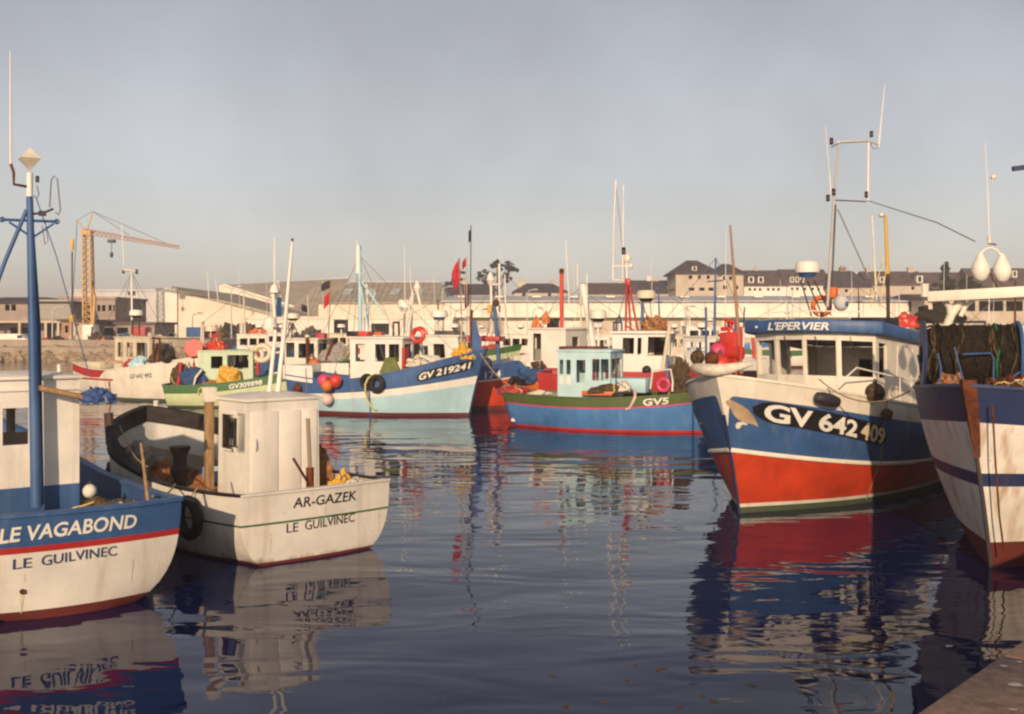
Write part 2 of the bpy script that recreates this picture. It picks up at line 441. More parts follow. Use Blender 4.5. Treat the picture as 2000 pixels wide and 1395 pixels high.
def lay_text(name, key, fn, mat, parent):
    """fn(u, v) -> point, u along the word, v up"""
    vs_, fs = TEXTS[key]
    sd = len(key) * 3.7
    wob = lambda u, v: (u + 0.006 * noise.noise(Vector((u * 9, v * 2, sd))), v + 0.05 * noise.noise(Vector((u * 7, v * 1.5, sd + 9))))
    mb = MB(); mb.add([fn(*wob(u, v)) for u, v in vs_], fs)
    return mb.build(name, mat, parent, smooth=0)

def smoothstep(a, b, x):
    t = min(1, max(0, (x - a) / (b - a)))
    return t * t * (3 - 2 * t)

# ------------------------------------------------------------------ walls with real openings
def rr_pts(cx, cy, hw, hh, r, k=4):
    out = []
    for qx, qy, a0 in ((1, 1, 0), (-1, 1, 90), (-1, -1, 180), (1, -1, 270)):
        for i in range(k + 1):
            a = math.radians(a0 + 90 * i / k)
            out.append((cx + qx * (hw - r) + r * math.cos(a), cy + qy * (hh - r) + r * math.sin(a)))
    return out

def house(parent, name, base, top, wins, mat, pane=GLASS, frame_mat=None, fr=0.035, rad=0.05, depth=0.05, pane_name="window_pane", frame_name="window_frame", proud=0.012, mats_extra=None, bands=None):
    """base, top: lists of 3D points, counter-clockwise from above. wins: {edge: [(u0,u1,v0,v1)]}. bands: [(v, mat)] lower paint."""
    mb = MB(); n = len(base)
    panes = []
    for i in range(n):
        a, b_ = Vector(base[i]), Vector(base[(i + 1) % n]); a2, b2 = Vector(top[i]), Vector(top[(i + 1) % n])
        P = lambda u, v: (a * (1 - u) + b_ * u) * (1 - v) + (a2 * (1 - u) + b2 * u) * v
        nrm = (b_ - a).cross(a2 - a).normalized()
        ws = wins.get(i, [])
        us = sorted({0, 1} | {w[0] for w in ws} | {w[1] for w in ws})
        vv = sorted({0, 1} | {w[2] for w in ws} | {w[3] for w in ws} | ({bands[0][0]} if bands else set()))
        for p in range(len(us) - 1):
            for q in range(len(vv) - 1):
                um, vm = (us[p] + us[p + 1]) / 2, (vv[q] + vv[q + 1]) / 2
                if any(w[0] < um < w[1] and w[2] < vm < w[3] for w in ws): continue
                mi = 1 if bands and vm < bands[0][0] else 0
                mb.add([P(us[p], vv[q]), P(us[p + 1], vv[q]), P(us[p + 1], vv[q + 1]), P(us[p], vv[q + 1])], [(0, 1, 2, 3)], mi)
        Wd = ((b_ - a).length + (b2 - a2).length) / 2; Hd = (a2 - a).length
        for w in ws:
            c = [P(w[0], w[2]), P(w[1], w[2]), P(w[1], w[3]), P(w[0], w[3])]
            ci = [x - nrm * depth for x in c]
            for k in range(4):
                mb.add([c[k], ci[k], ci[(k + 1) % 4], c[(k + 1) % 4]], [(0, 1, 2, 3)])
            panes.append((w, P, nrm, Wd, Hd))
    mats = [mat] + ([bands[0][1]] if bands else [])
    body = mb.build(name, mats, parent, smooth=25)
    for w, P, nrm, Wd, Hd in panes:
        g = MB(); d0 = nrm * (depth * 0.6); d1 = nrm * (depth * 0.6 + 0.006)
        q = [P(w[0], w[2]), P(w[1], w[2]), P(w[1], w[3]), P(w[0], w[3])]
        g.add([x - d0 for x in q] , [(0, 1, 2, 3)])
        g.build(pane_name, pane, body, smooth=0)
        if frame_mat:
            cx, cy = (w[0] + w[1]) / 2 * Wd, (w[2] + w[3]) / 2 * Hd
            hw, hh = (w[1] - w[0]) / 2 * Wd, (w[3] - w[2]) / 2 * Hd
            inn = rr_pts(cx, cy, hw - 0.012, hh - 0.012, min(rad, hw * 0.6, hh * 0.6))
            out = rr_pts(cx, cy, hw + fr, hh + fr, fr * 0.6)
            f = MB(); N = len(inn)
            def Q(p, o): return P(p[0] / Wd, p[1] / Hd) + nrm * o
            vs_ = [Q(p, proud) for p in inn] + [Q(p, proud) for p in out] + [Q(p, -depth * 0.5) for p in inn] + [Q(p, -0.001) for p in out]
            fs = []
            for k in range(N):
                j = (k + 1) % N
                fs += [(k, N + k, N + j, j), (2 * N + k, k, j, 2 * N + j), (N + k, 3 * N + k, 3 * N + j, N + j)]
            f.add(vs_, fs); f.build(frame_name, frame_mat, body, smooth=30)
    return body

def slab(parent, name, poly, th, mat, bevel=0.02, camber=0.0, over=0.0):
    """roof: poly of 3D points (bottom), thickened upward; over = overhang; camber lifts the middle"""
    c = sum((Vector(p) for p in poly), Vector()) / len(poly)
    pts = []
    for p in poly:
        d = Vector(p) - c; d.z = 0
        pts.append(Vector(p) + d.normalized() * over * 1.2)
    n = len(pts); mb = MB()
    up = Vector((0, 0, th))
    inner = [(c + (p - c) * 0.55) + up + Vector((0, 0, camber * 0.8)) for p in pts]
    vs_ = pts + [p + up for p in pts] + inner + [c + up + Vector((0, 0, camber))]
    fs = [tuple(range(n))[::-1]]
    for i in range(n):
        j = (i + 1) % n
        fs += [(i, j, n + j, n + i), (n + i, n + j, 2 * n + j, 2 * n + i), (2 * n + i, 2 * n + j, 3 * n)]
    mb.add(vs_, fs)
    return mb.build(name, mat, parent, smooth=25, bevel=bevel)

# ------------------------------------------------------------------ boats
class Boat:
    """root empty amidships at the waterline; local x forward, y to port, z up"""
    def __init__(s, name, label, head, L, B, bow=None, stern=None, zs=1.5, zm=1.2, zb=2.2, tmin=0.35, pb=2.0, rake_b=0.6, rake_s=0.15,
                 wt=0.8, nb=2.6, tm=0.45, d=0.8, ds=0.2, es=0.35, em=0.38, eb=0.8, ks=2.6, kb=1.1, camber=0.12, bands=(), group="fishing boats in the harbour", cat="boat",
                 bulwark=0.45, cap=None, deck=DECK, inner=None, N=44, cap_w=0.14, cap_h=0.05, sheer_fn=None, tcap=None):
        h = Vector((head[0], head[1])).normalized()
        if bow: c = Vector(bow) - h * L / 2
        else: c = Vector(stern) + h * L / 2
        s.ang = math.atan2(h.y, h.x)
        s.root = tag(empty(name, (c.x, c.y, 0), s.ang), label, cat, group)
        s.M = Matrix.Translation((c.x, c.y, 0)) @ Matrix.Rotation(s.ang, 4, 'Z')
        s.I = s.M.inverted()
        s.L, s.B, s.zs, s.zm, s.zb, s.tmin, s.pb = L, B, zs, zm, zb, tmin, pb
        s.rake_b, s.rake_s, s.wt, s.nb, s.tm, s.d, s.ds = rake_b, rake_s, wt, nb, tm, d, ds
        s.es, s.em, s.eb, s.ks, s.kb, s.camber = es, em, eb, ks, kb, camber
        s.bulwark, s.sheer_fn = bulwark, sheer_fn
        s.shell(bands, N)
        s.decks(cap or WHITE, deck, inner or cap or WHITE, N, cap_w, cap_h, tcap)
    def sheer(s, t):
        if s.sheer_fn: return s.sheer_fn(t)
        if t < s.tmin: return s.zm + (s.zs - s.zm) * ((s.tmin - t) / s.tmin) ** 2
        return s.zm + (s.zb - s.zm) * ((t - s.tmin) / (1 - s.tmin)) ** s.pb
    def bd(s, t):
        if t < s.tm: return s.B / 2 * (s.wt + (1 - s.wt) * math.sin(math.pi / 2 * t / s.tm))
        u = (t - s.tm) / (1 - s.tm)
        return s.B / 2 * max(0.0, 1 - u ** s.nb)
    def half(s, t, z):
        zs = s.sheer(t)
        dd = s.ds + (s.d - s.ds) * smoothstep(0, 0.35, t)
        v = min(1, max(0, (z + dd) / (zs + dd)))
        if t < 0.5: e = s.es + (s.em - s.es) * smoothstep(0, 0.4, t); k = s.ks
        else:
            q = ((t - 0.5) / 0.5) ** 1.4
            e = s.em + (s.eb - s.em) * q; k = s.ks + (s.kb - s.ks) * q
        return s.bd(t) * (1 - (1 - v) ** k) ** e
    def X(s, t, z):
        xs = -s.L / 2 - s.rake_s * z / s.sheer(0)
        xb = s.L / 2 + s.rake_b * (z / s.zb) * (0.75 + 0.25 * max(0, z / s.zb))
        return xs + (xb - xs) * t
    def pt(s, t, z, side, off=0.0):
        p = Vector((s.X(t, z), side * s.half(t, z), z))
        if off:
            e = 1e-3
            t2 = min(1, t + e); t1 = max(0, t - e)
            a = Vector((s.X(t2, z), side * s.half(t2, z), z)) - Vector((s.X(t1, z), side * s.half(t1, z), z))
            b = Vector((s.X(t, z + e), side * s.half(t, z + e), z + e)) - Vector((s.X(t, z - e), side * s.half(t, z - e), z - e))
            n = a.cross(b).normalized()
            if n.y * side < 0: n = -n
            p += n * off
        return p
    def tr(s, y, z, off=0.0):
        """point on the transom"""
        Y = max(0.01, s.half(0, z))
        x = s.X(0, z) - s.camber * (1 - min(1, (y / Y)) ** 2)
        return Vector((x - off, y, z))
    def shell(s, bands, N):
        rows = []      # (zfunc, material index of the strip above it)
        mats = []
        zprev = None
        def dd(t): return s.ds + (s.d - s.ds) * smoothstep(0, 0.35, t)
        for k in (1.0, 0.9, 0.7, 0.4): rows.append((lambda t, k=k: -dd(t) * k, 0))
        lo = lambda t: 0.0
        seq = []
        zf0 = lambda t: -dd(t) * 0.15
        for bi, (zf, mat) in enumerate(bands):
            mats.append(mat)
            f = zf if callable(zf) else (lambda t, zf=zf: zf)
            seq.append((zf0, f, bi)); zf0 = f
        for f0, f1, bi in seq:
            K = 6
            for j in range(K):
                rows.append((lambda t, f0=f0, f1=f1, j=j: f0(t) + (f1(t) - f0(t)) * j / K, bi))
        last = seq[-1][1]
        rows.append((lambda t: last(t), None))
        ts = [0.12 * i / N + 0.88 * (1 - (1 - i / N) ** 2) for i in range(N + 1)]
        s.ts = ts
        mb = MB(); R = len(rows)
        for side in (1, -1):
            vs_ = [s.pt(t, rows[r][0](t), side) for t in ts for r in range(R)]
            for i in range(N):
                for r in range(R - 1):
                    a, b, c, d = i * R + r, (i + 1) * R + r, (i + 1) * R + r + 1, i * R + r + 1
                    f = (a, b, c, d) if side == -1 else (d, c, b, a)
                    mb.f.append(tuple(q + len(mb.v) for q in f)); mb.m.append(rows[r][1])
            mb.v += [tuple(p) for p in vs_]
        C = 12
        vs_ = []
        for r in range(R):
            z = rows[r][0](0); Y = s.half(0, z)
            for c in range(C + 1):
                vs_.append(s.tr(Y * (1 - 2 * c / C), z))
        k = len(mb.v)
        for r in range(R - 1):
            for c in range(C):
                mb.f.append((k + r * (C + 1) + c, k + r * (C + 1) + c + 1, k + (r + 1) * (C + 1) + c + 1, k + (r + 1) * (C + 1) + c)); mb.m.append(rows[r][1])
        mb.v += [tuple(p) for p in vs_]
        s.hull = mb.build("hull", mats, s.root, smooth=50)
    def decks(s, capm, deckm, innm, N, cw, ch, tcap=None):
        ts = s.ts
        th = 0.07
        def dz(t): return s.sheer(t) - s.bulwark
        mb = MB()
        def inn(t, z):
            y = max(0.0, s.half(t, z) - th)
            x = max(min(s.X(t, z), s.X(1, z) - th * 1.8), s.X(0, z) + th)
            return x, y
        for side in (1, -1):
            up = []; lo = []
            for t in ts:
                zs = s.sheer(t); x, y = inn(t, zs); up.append((x, side * y, zs))
                x, y = inn(t, dz(t)); lo.append((x, side * y, dz(t)))
            k = len(mb.v); n = len(ts); mb.v += up + lo
            for i in range(n - 1):
                f = (k + i, k + i + 1, k + n + i + 1, k + n + i)
                mb.f.append(f if side == -1 else f[::-1]); mb.m.append(0)
        xa, ya = inn(0, s.sheer(0)); xb, yb = inn(0, dz(0))
        mb.add([(xa, ya, s.sheer(0)), (xa, -ya, s.sheer(0)), (xb, -yb, dz(0)), (xb, yb, dz(0))], [(0, 1, 2, 3)])
        mb.build("bulwark_lining", innm, s.root, smooth=40)
        dk = MB(); vs_ = []; C = 6
        for t in ts:
            x, y = inn(t, dz(t))
            for c in range(C + 1):
                q = 2 * c / C - 1
                vs_.append((x, q * y, dz(t) + 0.05 * (1 - q * q)))
        fs = [(i * (C + 1) + c, (i + 1) * (C + 1) + c, (i + 1) * (C + 1) + c + 1, i * (C + 1) + c + 1) for i in range(len(ts) - 1) for c in range(C)]
        dk.add(vs_, fs); dk.build("deck", deckm, s.root, smooth=40)
        g = MB()
        path = [s.pt(t, s.sheer(t), 1) for t in ts[::-1]] 
        path = [s.pt(t, s.sheer(t), -1) for t in ts] + path[1:]
        tops = [s.tr(s.half(0, s.zs) * (1 - 2 * c / 10), s.sheer(0)) for c in range(11)]
        s._strip(g, path, cw, ch)
        g.build("gunwale", capm, s.root, smooth=35)
        g = MB(); s._strip(g, tops, cw, ch * 0.9); g.build("transom_cap", tcap or capm, s.root, smooth=35)
    def _strip(s, g, path, w, h, out=0.03):
        """flat rail lying on a path, inside edge w in from it"""
        path = [Vector(p) for p in path]; n = len(path); vs_ = []
        for i, p in enumerate(path):
            t = (path[min(i + 1, n - 1)] - path[max(i - 1, 0)]); t.z = 0
            if t.length < 1e-6: t = Vector((1, 0, 0))
            t.normalize(); nrm = Vector((t.y, -t.x, 0))      # outward for an anticlockwise path seen from above
            vs_ += [p + nrm * out, p + nrm * out + Vector((0, 0, h)), p - nrm * (w - out) + Vector((0, 0, h)), p - nrm * (w - out)]
        fs = []
        for i in range(n - 1):
            for k in range(4): fs.append((i * 4 + k, i * 4 + (k + 1) % 4, (i + 1) * 4 + (k + 1) % 4, (i + 1) * 4 + k))
        fs += [(3, 2, 1, 0), tuple((n - 1) * 4 + k for k in range(4))]
        fs = [f[::-1] for f in fs]
        g.add(vs_, fs)
    def strake(s, zf, r, mat, t0=0.0, t1=1.0, name="rubbing_strake", sides=(1, -1), flat=1.0):
        mb = MB()
        for side in sides:
            mb.tube([s.pt(t0 + (t1 - t0) * i / 40, zf(t0 + (t1 - t0) * i / 40), side, 0.004) for i in range(41)], r, 6)
        return mb.build(name, mat, s.root, smooth=60)
    def stem(s, mat, r=0.06, z0=-0.3, z1=None, name="stem_post"):
        z1 = z1 or s.zb + 0.06
        pts = [(s.X(1, z0 + (z1 - z0) * i / 10) + r * 0.2, 0, z0 + (z1 - z0) * i / 10) for i in range(11)]
        return MB().tube(pts, r, 6).build(name, mat, s.root, smooth=60)
    # picks: where a ray through a pixel of the photograph meets the boat (used to place fittings)
    def ray(s, px, py):
        o = s.I @ Vector((0, 0, EYE)); p = s.I @ W(px, py, 10.0)
        return o, (p - o)
    def C(s, px, py, y=0.0):
        o, d = s.ray(px, py); k = (y - o.y) / d.y
        return o + d * k
    def XP(s, px, py, x):
        o, d = s.ray(px, py); k = (x - o.x) / d.x
        return o + d * k
    def pick(s, px, py, side):
        best = None
        for i in range(121):
            t = i / 120
            zs = s.sheer(t)
            for j in range(41):
                z = zs * j / 40
                w = s.M @ s.pt(t, z, side)
                e = (1000 + w.x / w.y * F - px) ** 2 + (HZ + (EYE - w.z) / w.y * F - py) ** 2
                if best is None or e < best[0]: best = (e, t, z)
        st, sz = 1 / 120, s.sheer(best[1]) / 40
        for _ in range(6):
            _, tc_, zc_ = best
            for i in range(-4, 5):
                for j in range(-4, 5):
                    t = min(1.0, max(0.0, tc_ + i * st / 4)); z = min(s.sheer(t), max(0.0, zc_ + j * sz / 4))
                    w = s.M @ s.pt(t, z, side)
                    e = (1000 + w.x / w.y * F - px) ** 2 + (HZ + (EYE - w.z) / w.y * F - py) ** 2
                    if e < best[0]: best = (e, t, z)
            st /= 3; sz /= 3
        return best[1], best[2]
    def hull_text(s, name, key, side, p0, p1, h, mat, off=0.012):
        t0, z0 = s.pick(*p0, side); t1, z1 = s.pick(*p1, side)
        fn = lambda u, v: s.pt(t0 + (t1 - t0) * u, z0 + (z1 - z0) * u + v * h, side, off)
        return lay_text(name, key, fn, mat, s.root)
    def sheer_text(s, name, key, side, p0, p1, below, h, mat, off=0.02):
        t0, _ = s.pick(*p0, side); t1, _ = s.pick(*p1, side)
        def fn(u, v):
            t = t0 + (t1 - t0) * u; return s.pt(t, s.sheer(t) - below + v * h, side, off)
        return lay_text(name, key, fn, mat, s.root)
    def world(s, p): return s.M @ Vector(p)
    def part(s, mb, name, mat, **k): return mb.build(name, mat, s.root, **k)
    def deck_z(s, x):
        t = min(1, max(0, (x + s.L / 2) / s.L)); return s.sheer(t) - s.bulwark

def pole(parent, name, pts, r, mat, n=8):
    return MB().tube(pts, r, n).build(name, mat, parent, smooth=50)

def radar(parent, c, r, h, mat=WHITE, base=BLUE, name="radar_dome"):
    mb = MB()
    mb.lathe(c, [(r * 0.55, -h * 0.45), (r * 0.8, -h * 0.1)], 18, 1)
    mb.lathe(c, [(r, -h * 0.1), (r * 1.02, h * 0.15), (r * 0.96, h * 0.55), (r * 0.8, h * 0.72), (0.01, h * 0.78)], 18, 0)
    return mb.build(name, [mat, base], parent, smooth=35)

def lamp(parent, p, s=0.1, mat=LAMP, name="navigation_lamp"):
    mb = MB()
    mb.lathe(p, [(s * 0.5, -s), (s * 0.62, -s * 0.7), (s * 0.55, -s * 0.6), (s * 0.55, s * 0.6), (s * 0.62, s * 0.7), (s * 0.4, s)], 10)
    return mb.build(name, mat, parent, smooth=40)

# loose things (each its own top-level object)
def thing(mb, name, mats, label, cat, group=None, **k):
    return tag(mb.build(name, mats, None, **k), label, cat, group)

def buoy(p, r, mat, label, group="plastic buoys on the boats"):
    e = tag(empty("buoy", p), label, "buoy", group)
    MB().ball((0, 0, 0), r, 18, 1.04).build("float_body", mat, e, smooth=60)
    mb = MB(); mb.tube([(0, 0, r * 0.9), (0, 0, r * 1.22)], [r * 0.24, r * 0.2], 10)
    mb.torus((0, 0, r * 1.28), r * 0.13, r * 0.06, Matrix.Rotation(math.pi / 2, 3, 'X'), 12, 6)
    mb.build("eye", DSTEEL, e, smooth=50)
    return e

def tyre(p, R, r, nrm, label, group="tyre fenders hung on hulls"):
    q = Vector(nrm).to_track_quat('Z', 'Y').to_matrix()
    mb = MB(); mb.torus((0, 0, 0), R, r, q, 26, 10)
    o = thing(mb, "tyre_fender", RUBBER, label, "tyre", group, smooth=60)
    o.location = p
    return o

def crate(p, d, rz, mat, label, group="fish boxes"):
    e = tag(empty("fish_box", p, rz), label, "crate", group)
    x, y, z = d; t = 0.03
    MB().box((0, 0, t / 2), (x, y, t)).build("bottom", mat, e, smooth=0)
    for nm, c, q in (("side_board", (0, y / 2 - t / 2, z / 2 + t / 2), (x, t, z - t)), ("side_board", (0, -y / 2 + t / 2, z / 2 + t / 2), (x, t, z - t)),
                     ("end_board", (x / 2 - t / 2, 0, z / 2 + t / 2), (t, y - 2 * t, z - t)), ("end_board", (-x / 2 + t / 2, 0, z / 2 + t / 2), (t, y - 2 * t, z - t))):
        MB().box(c, q).build(nm, mat, e, smooth=0)
    return e

def heap(p, d, mat, label, cat="net", name="net_heap", seed=1, amp=0.4, group=None, rz=0.0, freq=1.6):
    mb = MB(); mb.lump((0, 0, 0), d, seed, amp, freq, 5 if p[1] < 60 else 4)
    o = thing(mb, name, mat, label, cat, group, smooth=60)
    o.location = p; o.rotation_euler = (0, 0, rz)
    if p[1] < 62:      # loose turns of rope lying over the heap
        r = random.Random(seed * 7 + 1)
        for k in range(7 if p[1] < 26 else 4):
            ax = Vector((r.gauss(0, 1), r.gauss(0, 1), r.gauss(0, .5))).normalized(); u = ax.orthogonal().normalized(); w = ax.cross(u)
            a0, ln, tilt = r.uniform(0, 6.28), r.uniform(2.0, 4.5), r.uniform(-.5, .5)
            pts = []
            for i in range(22):
                an = a0 + ln * i / 21
                q = (u * math.cos(an) + w * math.sin(an) + ax * (tilt + .25 * math.sin(an * 2.3 + k))).normalized()
                pts.append(lump_pt(q, (0, 0, 0), d, seed, amp, freq, True, 1.03))
            MB().tube(pts, (0.011 if p[1] < 26 else 0.02), 5).build("rope_strand", (ROPE, ROPEB, ROPEY, NETBR, NETW)[(k + int(seed)) % 5], o, smooth=60)
    return o

def rope_line(name, pts, r, mat, label, cat="rope", sag=0.0, n=14, group=None):
    if len(pts) == 2 and sag:
        a, b = Vector(pts[0]), Vector(pts[1])
        pts = [a.lerp(b, i / n) - Vector((0, 0, sag * 4 * (i / n) * (1 - i / n))) for i in range(n + 1)]
    return thing(MB().tube(pts, r, 6), name, mat, label, cat, group, smooth=60)
V3_ = Vector
# ------------------------------------------------------------------ the setting
def sheet(name, poly, z, mat):
    mb = MB(); mb.add([(x, y, z) for x, y in poly], [tuple(range(len(poly)))])
    return structure(mb.build(name, mat, None, smooth=0))

water = sheet("water", [(-800, -60), (800, -60), (800, 700), (-800, 700)], 0.0, water_mat())

EARTH = rough_mat("quayside_concrete", (0.26, 0.21, 0.16), (0.38, 0.31, 0.24), 0.4, bump=0.2)
QUAYW = rough_mat("quay_masonry", (0.40, 0.33, 0.25), (0.58, 0.49, 0.38), 0.5, bump=0.3)
ROCK = rough_mat("rubble_stone", (0.22, 0.16, 0.10), (0.46, 0.35, 0.23), 0.9, bump=0.7, dist=0.15)
GRAN = rough_mat("granite_coping", (0.17, 0.11, 0.085), (0.31, 0.21, 0.165), 14, bump=0.35, dist=0.006)
GRAN2 = rough_mat("granite_face", (0.10, 0.08, 0.065), (0.22, 0.17, 0.14), 5, bump=0.5, dist=0.02)

gnd = MB()
gnd.prism([(-34, 139), (140, 150), (700, 175), (800, 180), (800, 900), (-800, 900), (-800, 122), (-34, 122)], -1.0, 2.2)
g_ = structure(gnd.build("ground", [EARTH], None, smooth=0))
qw = MB()
qw.prism([(-34.2, 138.8), (-33.8, 138.8), (140, 149.8), (700, 174.8), (700, 175.2), (140, 150.4), (-34.2, 139.4)], -0.8, 2.32)
structure(qw.build("far_quay_wall", QUAYW, None, smooth=0))
sh = MB(); sh.prism([(-500, 112.5), (-36, 117.5), (-34.2, 122.02), (-600, 122.02)], -1.0, 1.45)
shore = structure(sh.build("shore", EARTH, None, smooth=0))

# rubble bank: boulders one by one
stone_meshes = []
for k in range(9):
    b = MB(); b.lump((0, 0, 0), (1, 1, 0.85), k * 2.7 + 1, 0.55, 1.1, 2, flat=False)
    o = b.build("stone", ROCK, None, smooth=35); stone_meshes.append(o.data); bpy.data.objects.remove(o)
rs = random.Random(4)
for k in range(250):
    x = rs.uniform(-58, -35) if k < 235 else rs.uniform(-66, -58)
    row = rs.random()
    y = 111.6 + (x + 500) * 0.01078 - 0.6 + row * 3.0
    o = bpy.data.objects.new("stone", rs.choice(stone_meshes))
    q = rs.uniform(0.7, 1.7)
    o.location = (x, y, -0.05 + row * 1.25); o.scale = (q, q * rs.uniform(0.7, 1), q * rs.uniform(0.6, 0.9))
    o.rotation_euler = (rs.uniform(-.4, .4), rs.uniform(-.4, .4), rs.uniform(0, 6.3))
    COL.objects.link(o); o.parent = shore

# the quay the photographer stands on: body and coping stones
qd = Vector((0.666, 0.746)).normalized(); qn = Vector((qd.y, -qd.x))
q0 = Vector((1.69, 4.47))
qm = MB()
a, b_ = q0 - qd * 26 + qn * 0.03, q0 + qd * 60 + qn * 0.03
qm.prism([tuple(a), tuple(a + qn * 40), tuple(b_ + qn * 40), tuple(b_)], -1.5, 1.78)
near_quay = structure(qm.build("near_quay", GRAN2, None, smooth=0))
rs = random.Random(9)
p = -26.0
while p < 24:
    ln = rs.uniform(1.15, 1.6)
    if -9 < p < 14:
        m = MB()
        c = q0 + qd * (p + ln / 2) + qn * 0.42
        m.box((0, 0, 0), (ln - 0.015, 0.88, 0.24))
        o = m.build("coping_stone", GRAN, near_quay, smooth=30, bevel=0.018)
        o.location = (c.x, c.y, 1.88 + rs.uniform(-.003, .003)); o.rotation_euler = (0, 0, math.atan2(qd.y, qd.x))
    p += ln
pv = MB(); a, b_ = q0 - qd * 9 + qn * 0.88, q0 + qd * 14 + qn * 0.88
pv.prism([tuple(a), tuple(a + qn * 12), tuple(b_ + qn * 12), tuple(b_)], 1.79, 1.985)
structure(pv.build("quay_paving", rough_mat("paving", (0.13, 0.105, 0.09), (0.22, 0.18, 0.15), 5, bump=0.4, dist=0.01), None, smooth=0))
# bird droppings and a dark stain on the coping
for k, (px, py, r) in enumerate(((1985, 1340, .022), (1960, 1303, .012), (1992, 1295, .010), (1978, 1388, .012))):
    D = (EYE - 2.0) * F / (py - HZ)
    c = W(px, py, D)
    m = MB(); pts = []
    for i in range(14):
        a_ = i / 14 * 6.283; rr = r * (1 + 0.5 * noise.noise(Vector((math.cos(a_) * 1.4, math.sin(a_) * 1.4, k * 5.0))))
        pts.append((c.x + rr * 1.6 * math.cos(a_), c.y + rr * math.sin(a_), 2.0055))
    m.add(pts, [tuple(range(14))])
    tag(m.build("bird_dropping", paint("dropping", (.45, .40, .34)), None, smooth=0), ("largest", "leftmost", "uppermost", "lowest")[k] + " pale bird dropping on the brown granite coping", "dropping", "bird droppings on the coping")

# ------------------------------------------------------------------ far buildings
def bx(px, D): return (px - 1000) / F * D
def bz(py, D): return EYE - (py - HZ) / F * D
STONE = rough_mat("rendered_stone", (0.42, 0.34, 0.26), (0.56, 0.47, 0.36), 0.35, bump=0.15)
GREYST = rough_mat("grey_brown_render", (0.24, 0.19, 0.16), (0.36, 0.29, 0.24), 0.4, bump=0.15)
WHITER = rough_mat("white_render", (0.66, 0.60, 0.50), (0.80, 0.74, 0.64), 0.25, bump=0.1)
TANR = rough_mat("tan_render", (0.64, 0.55, 0.43), (0.78, 0.69, 0.56), 0.25, bump=0.1)
PALER = rough_mat("pale_grey_render", (0.44, 0.43, 0.42), (0.54, 0.52, 0.50), 0.3, bump=0.1)
SLATE = rough_mat("slate", (0.040, 0.034, 0.042), (0.085, 0.072, 0.082), 0.7, bump=0.2)
SLATE2 = rough_mat("brown_slate", (0.07, 0.050, 0.050), (0.13, 0.095, 0.09), 0.7, bump=0.2)
FIBRE = rough_mat("old_fibre_cement", (0.30, 0.26, 0.20), (0.44, 0.38, 0.30), 0.3, bump=0.2, vec=(1, 3, 3))
GREYMET = rough_mat("grey_sheet_metal", (0.42, 0.42, 0.43), (0.55, 0.54, 0.54), 0.3, bump=0.1)
CORR = rough_mat("corrugated_cladding", (0.30, 0.28, 0.24), (0.42, 0.39, 0.34), 0.8, bump=0.3, vec=(0.1, 0.1, 9))
DARKIN = rough_mat("dark_interior", (0.02, 0.016, 0.018), (0.05, 0.04, 0.045), 1, bump=0.0)
SHUT = paint("brown_shutter", (0.14, 0.085, 0.085), wear=0.2)

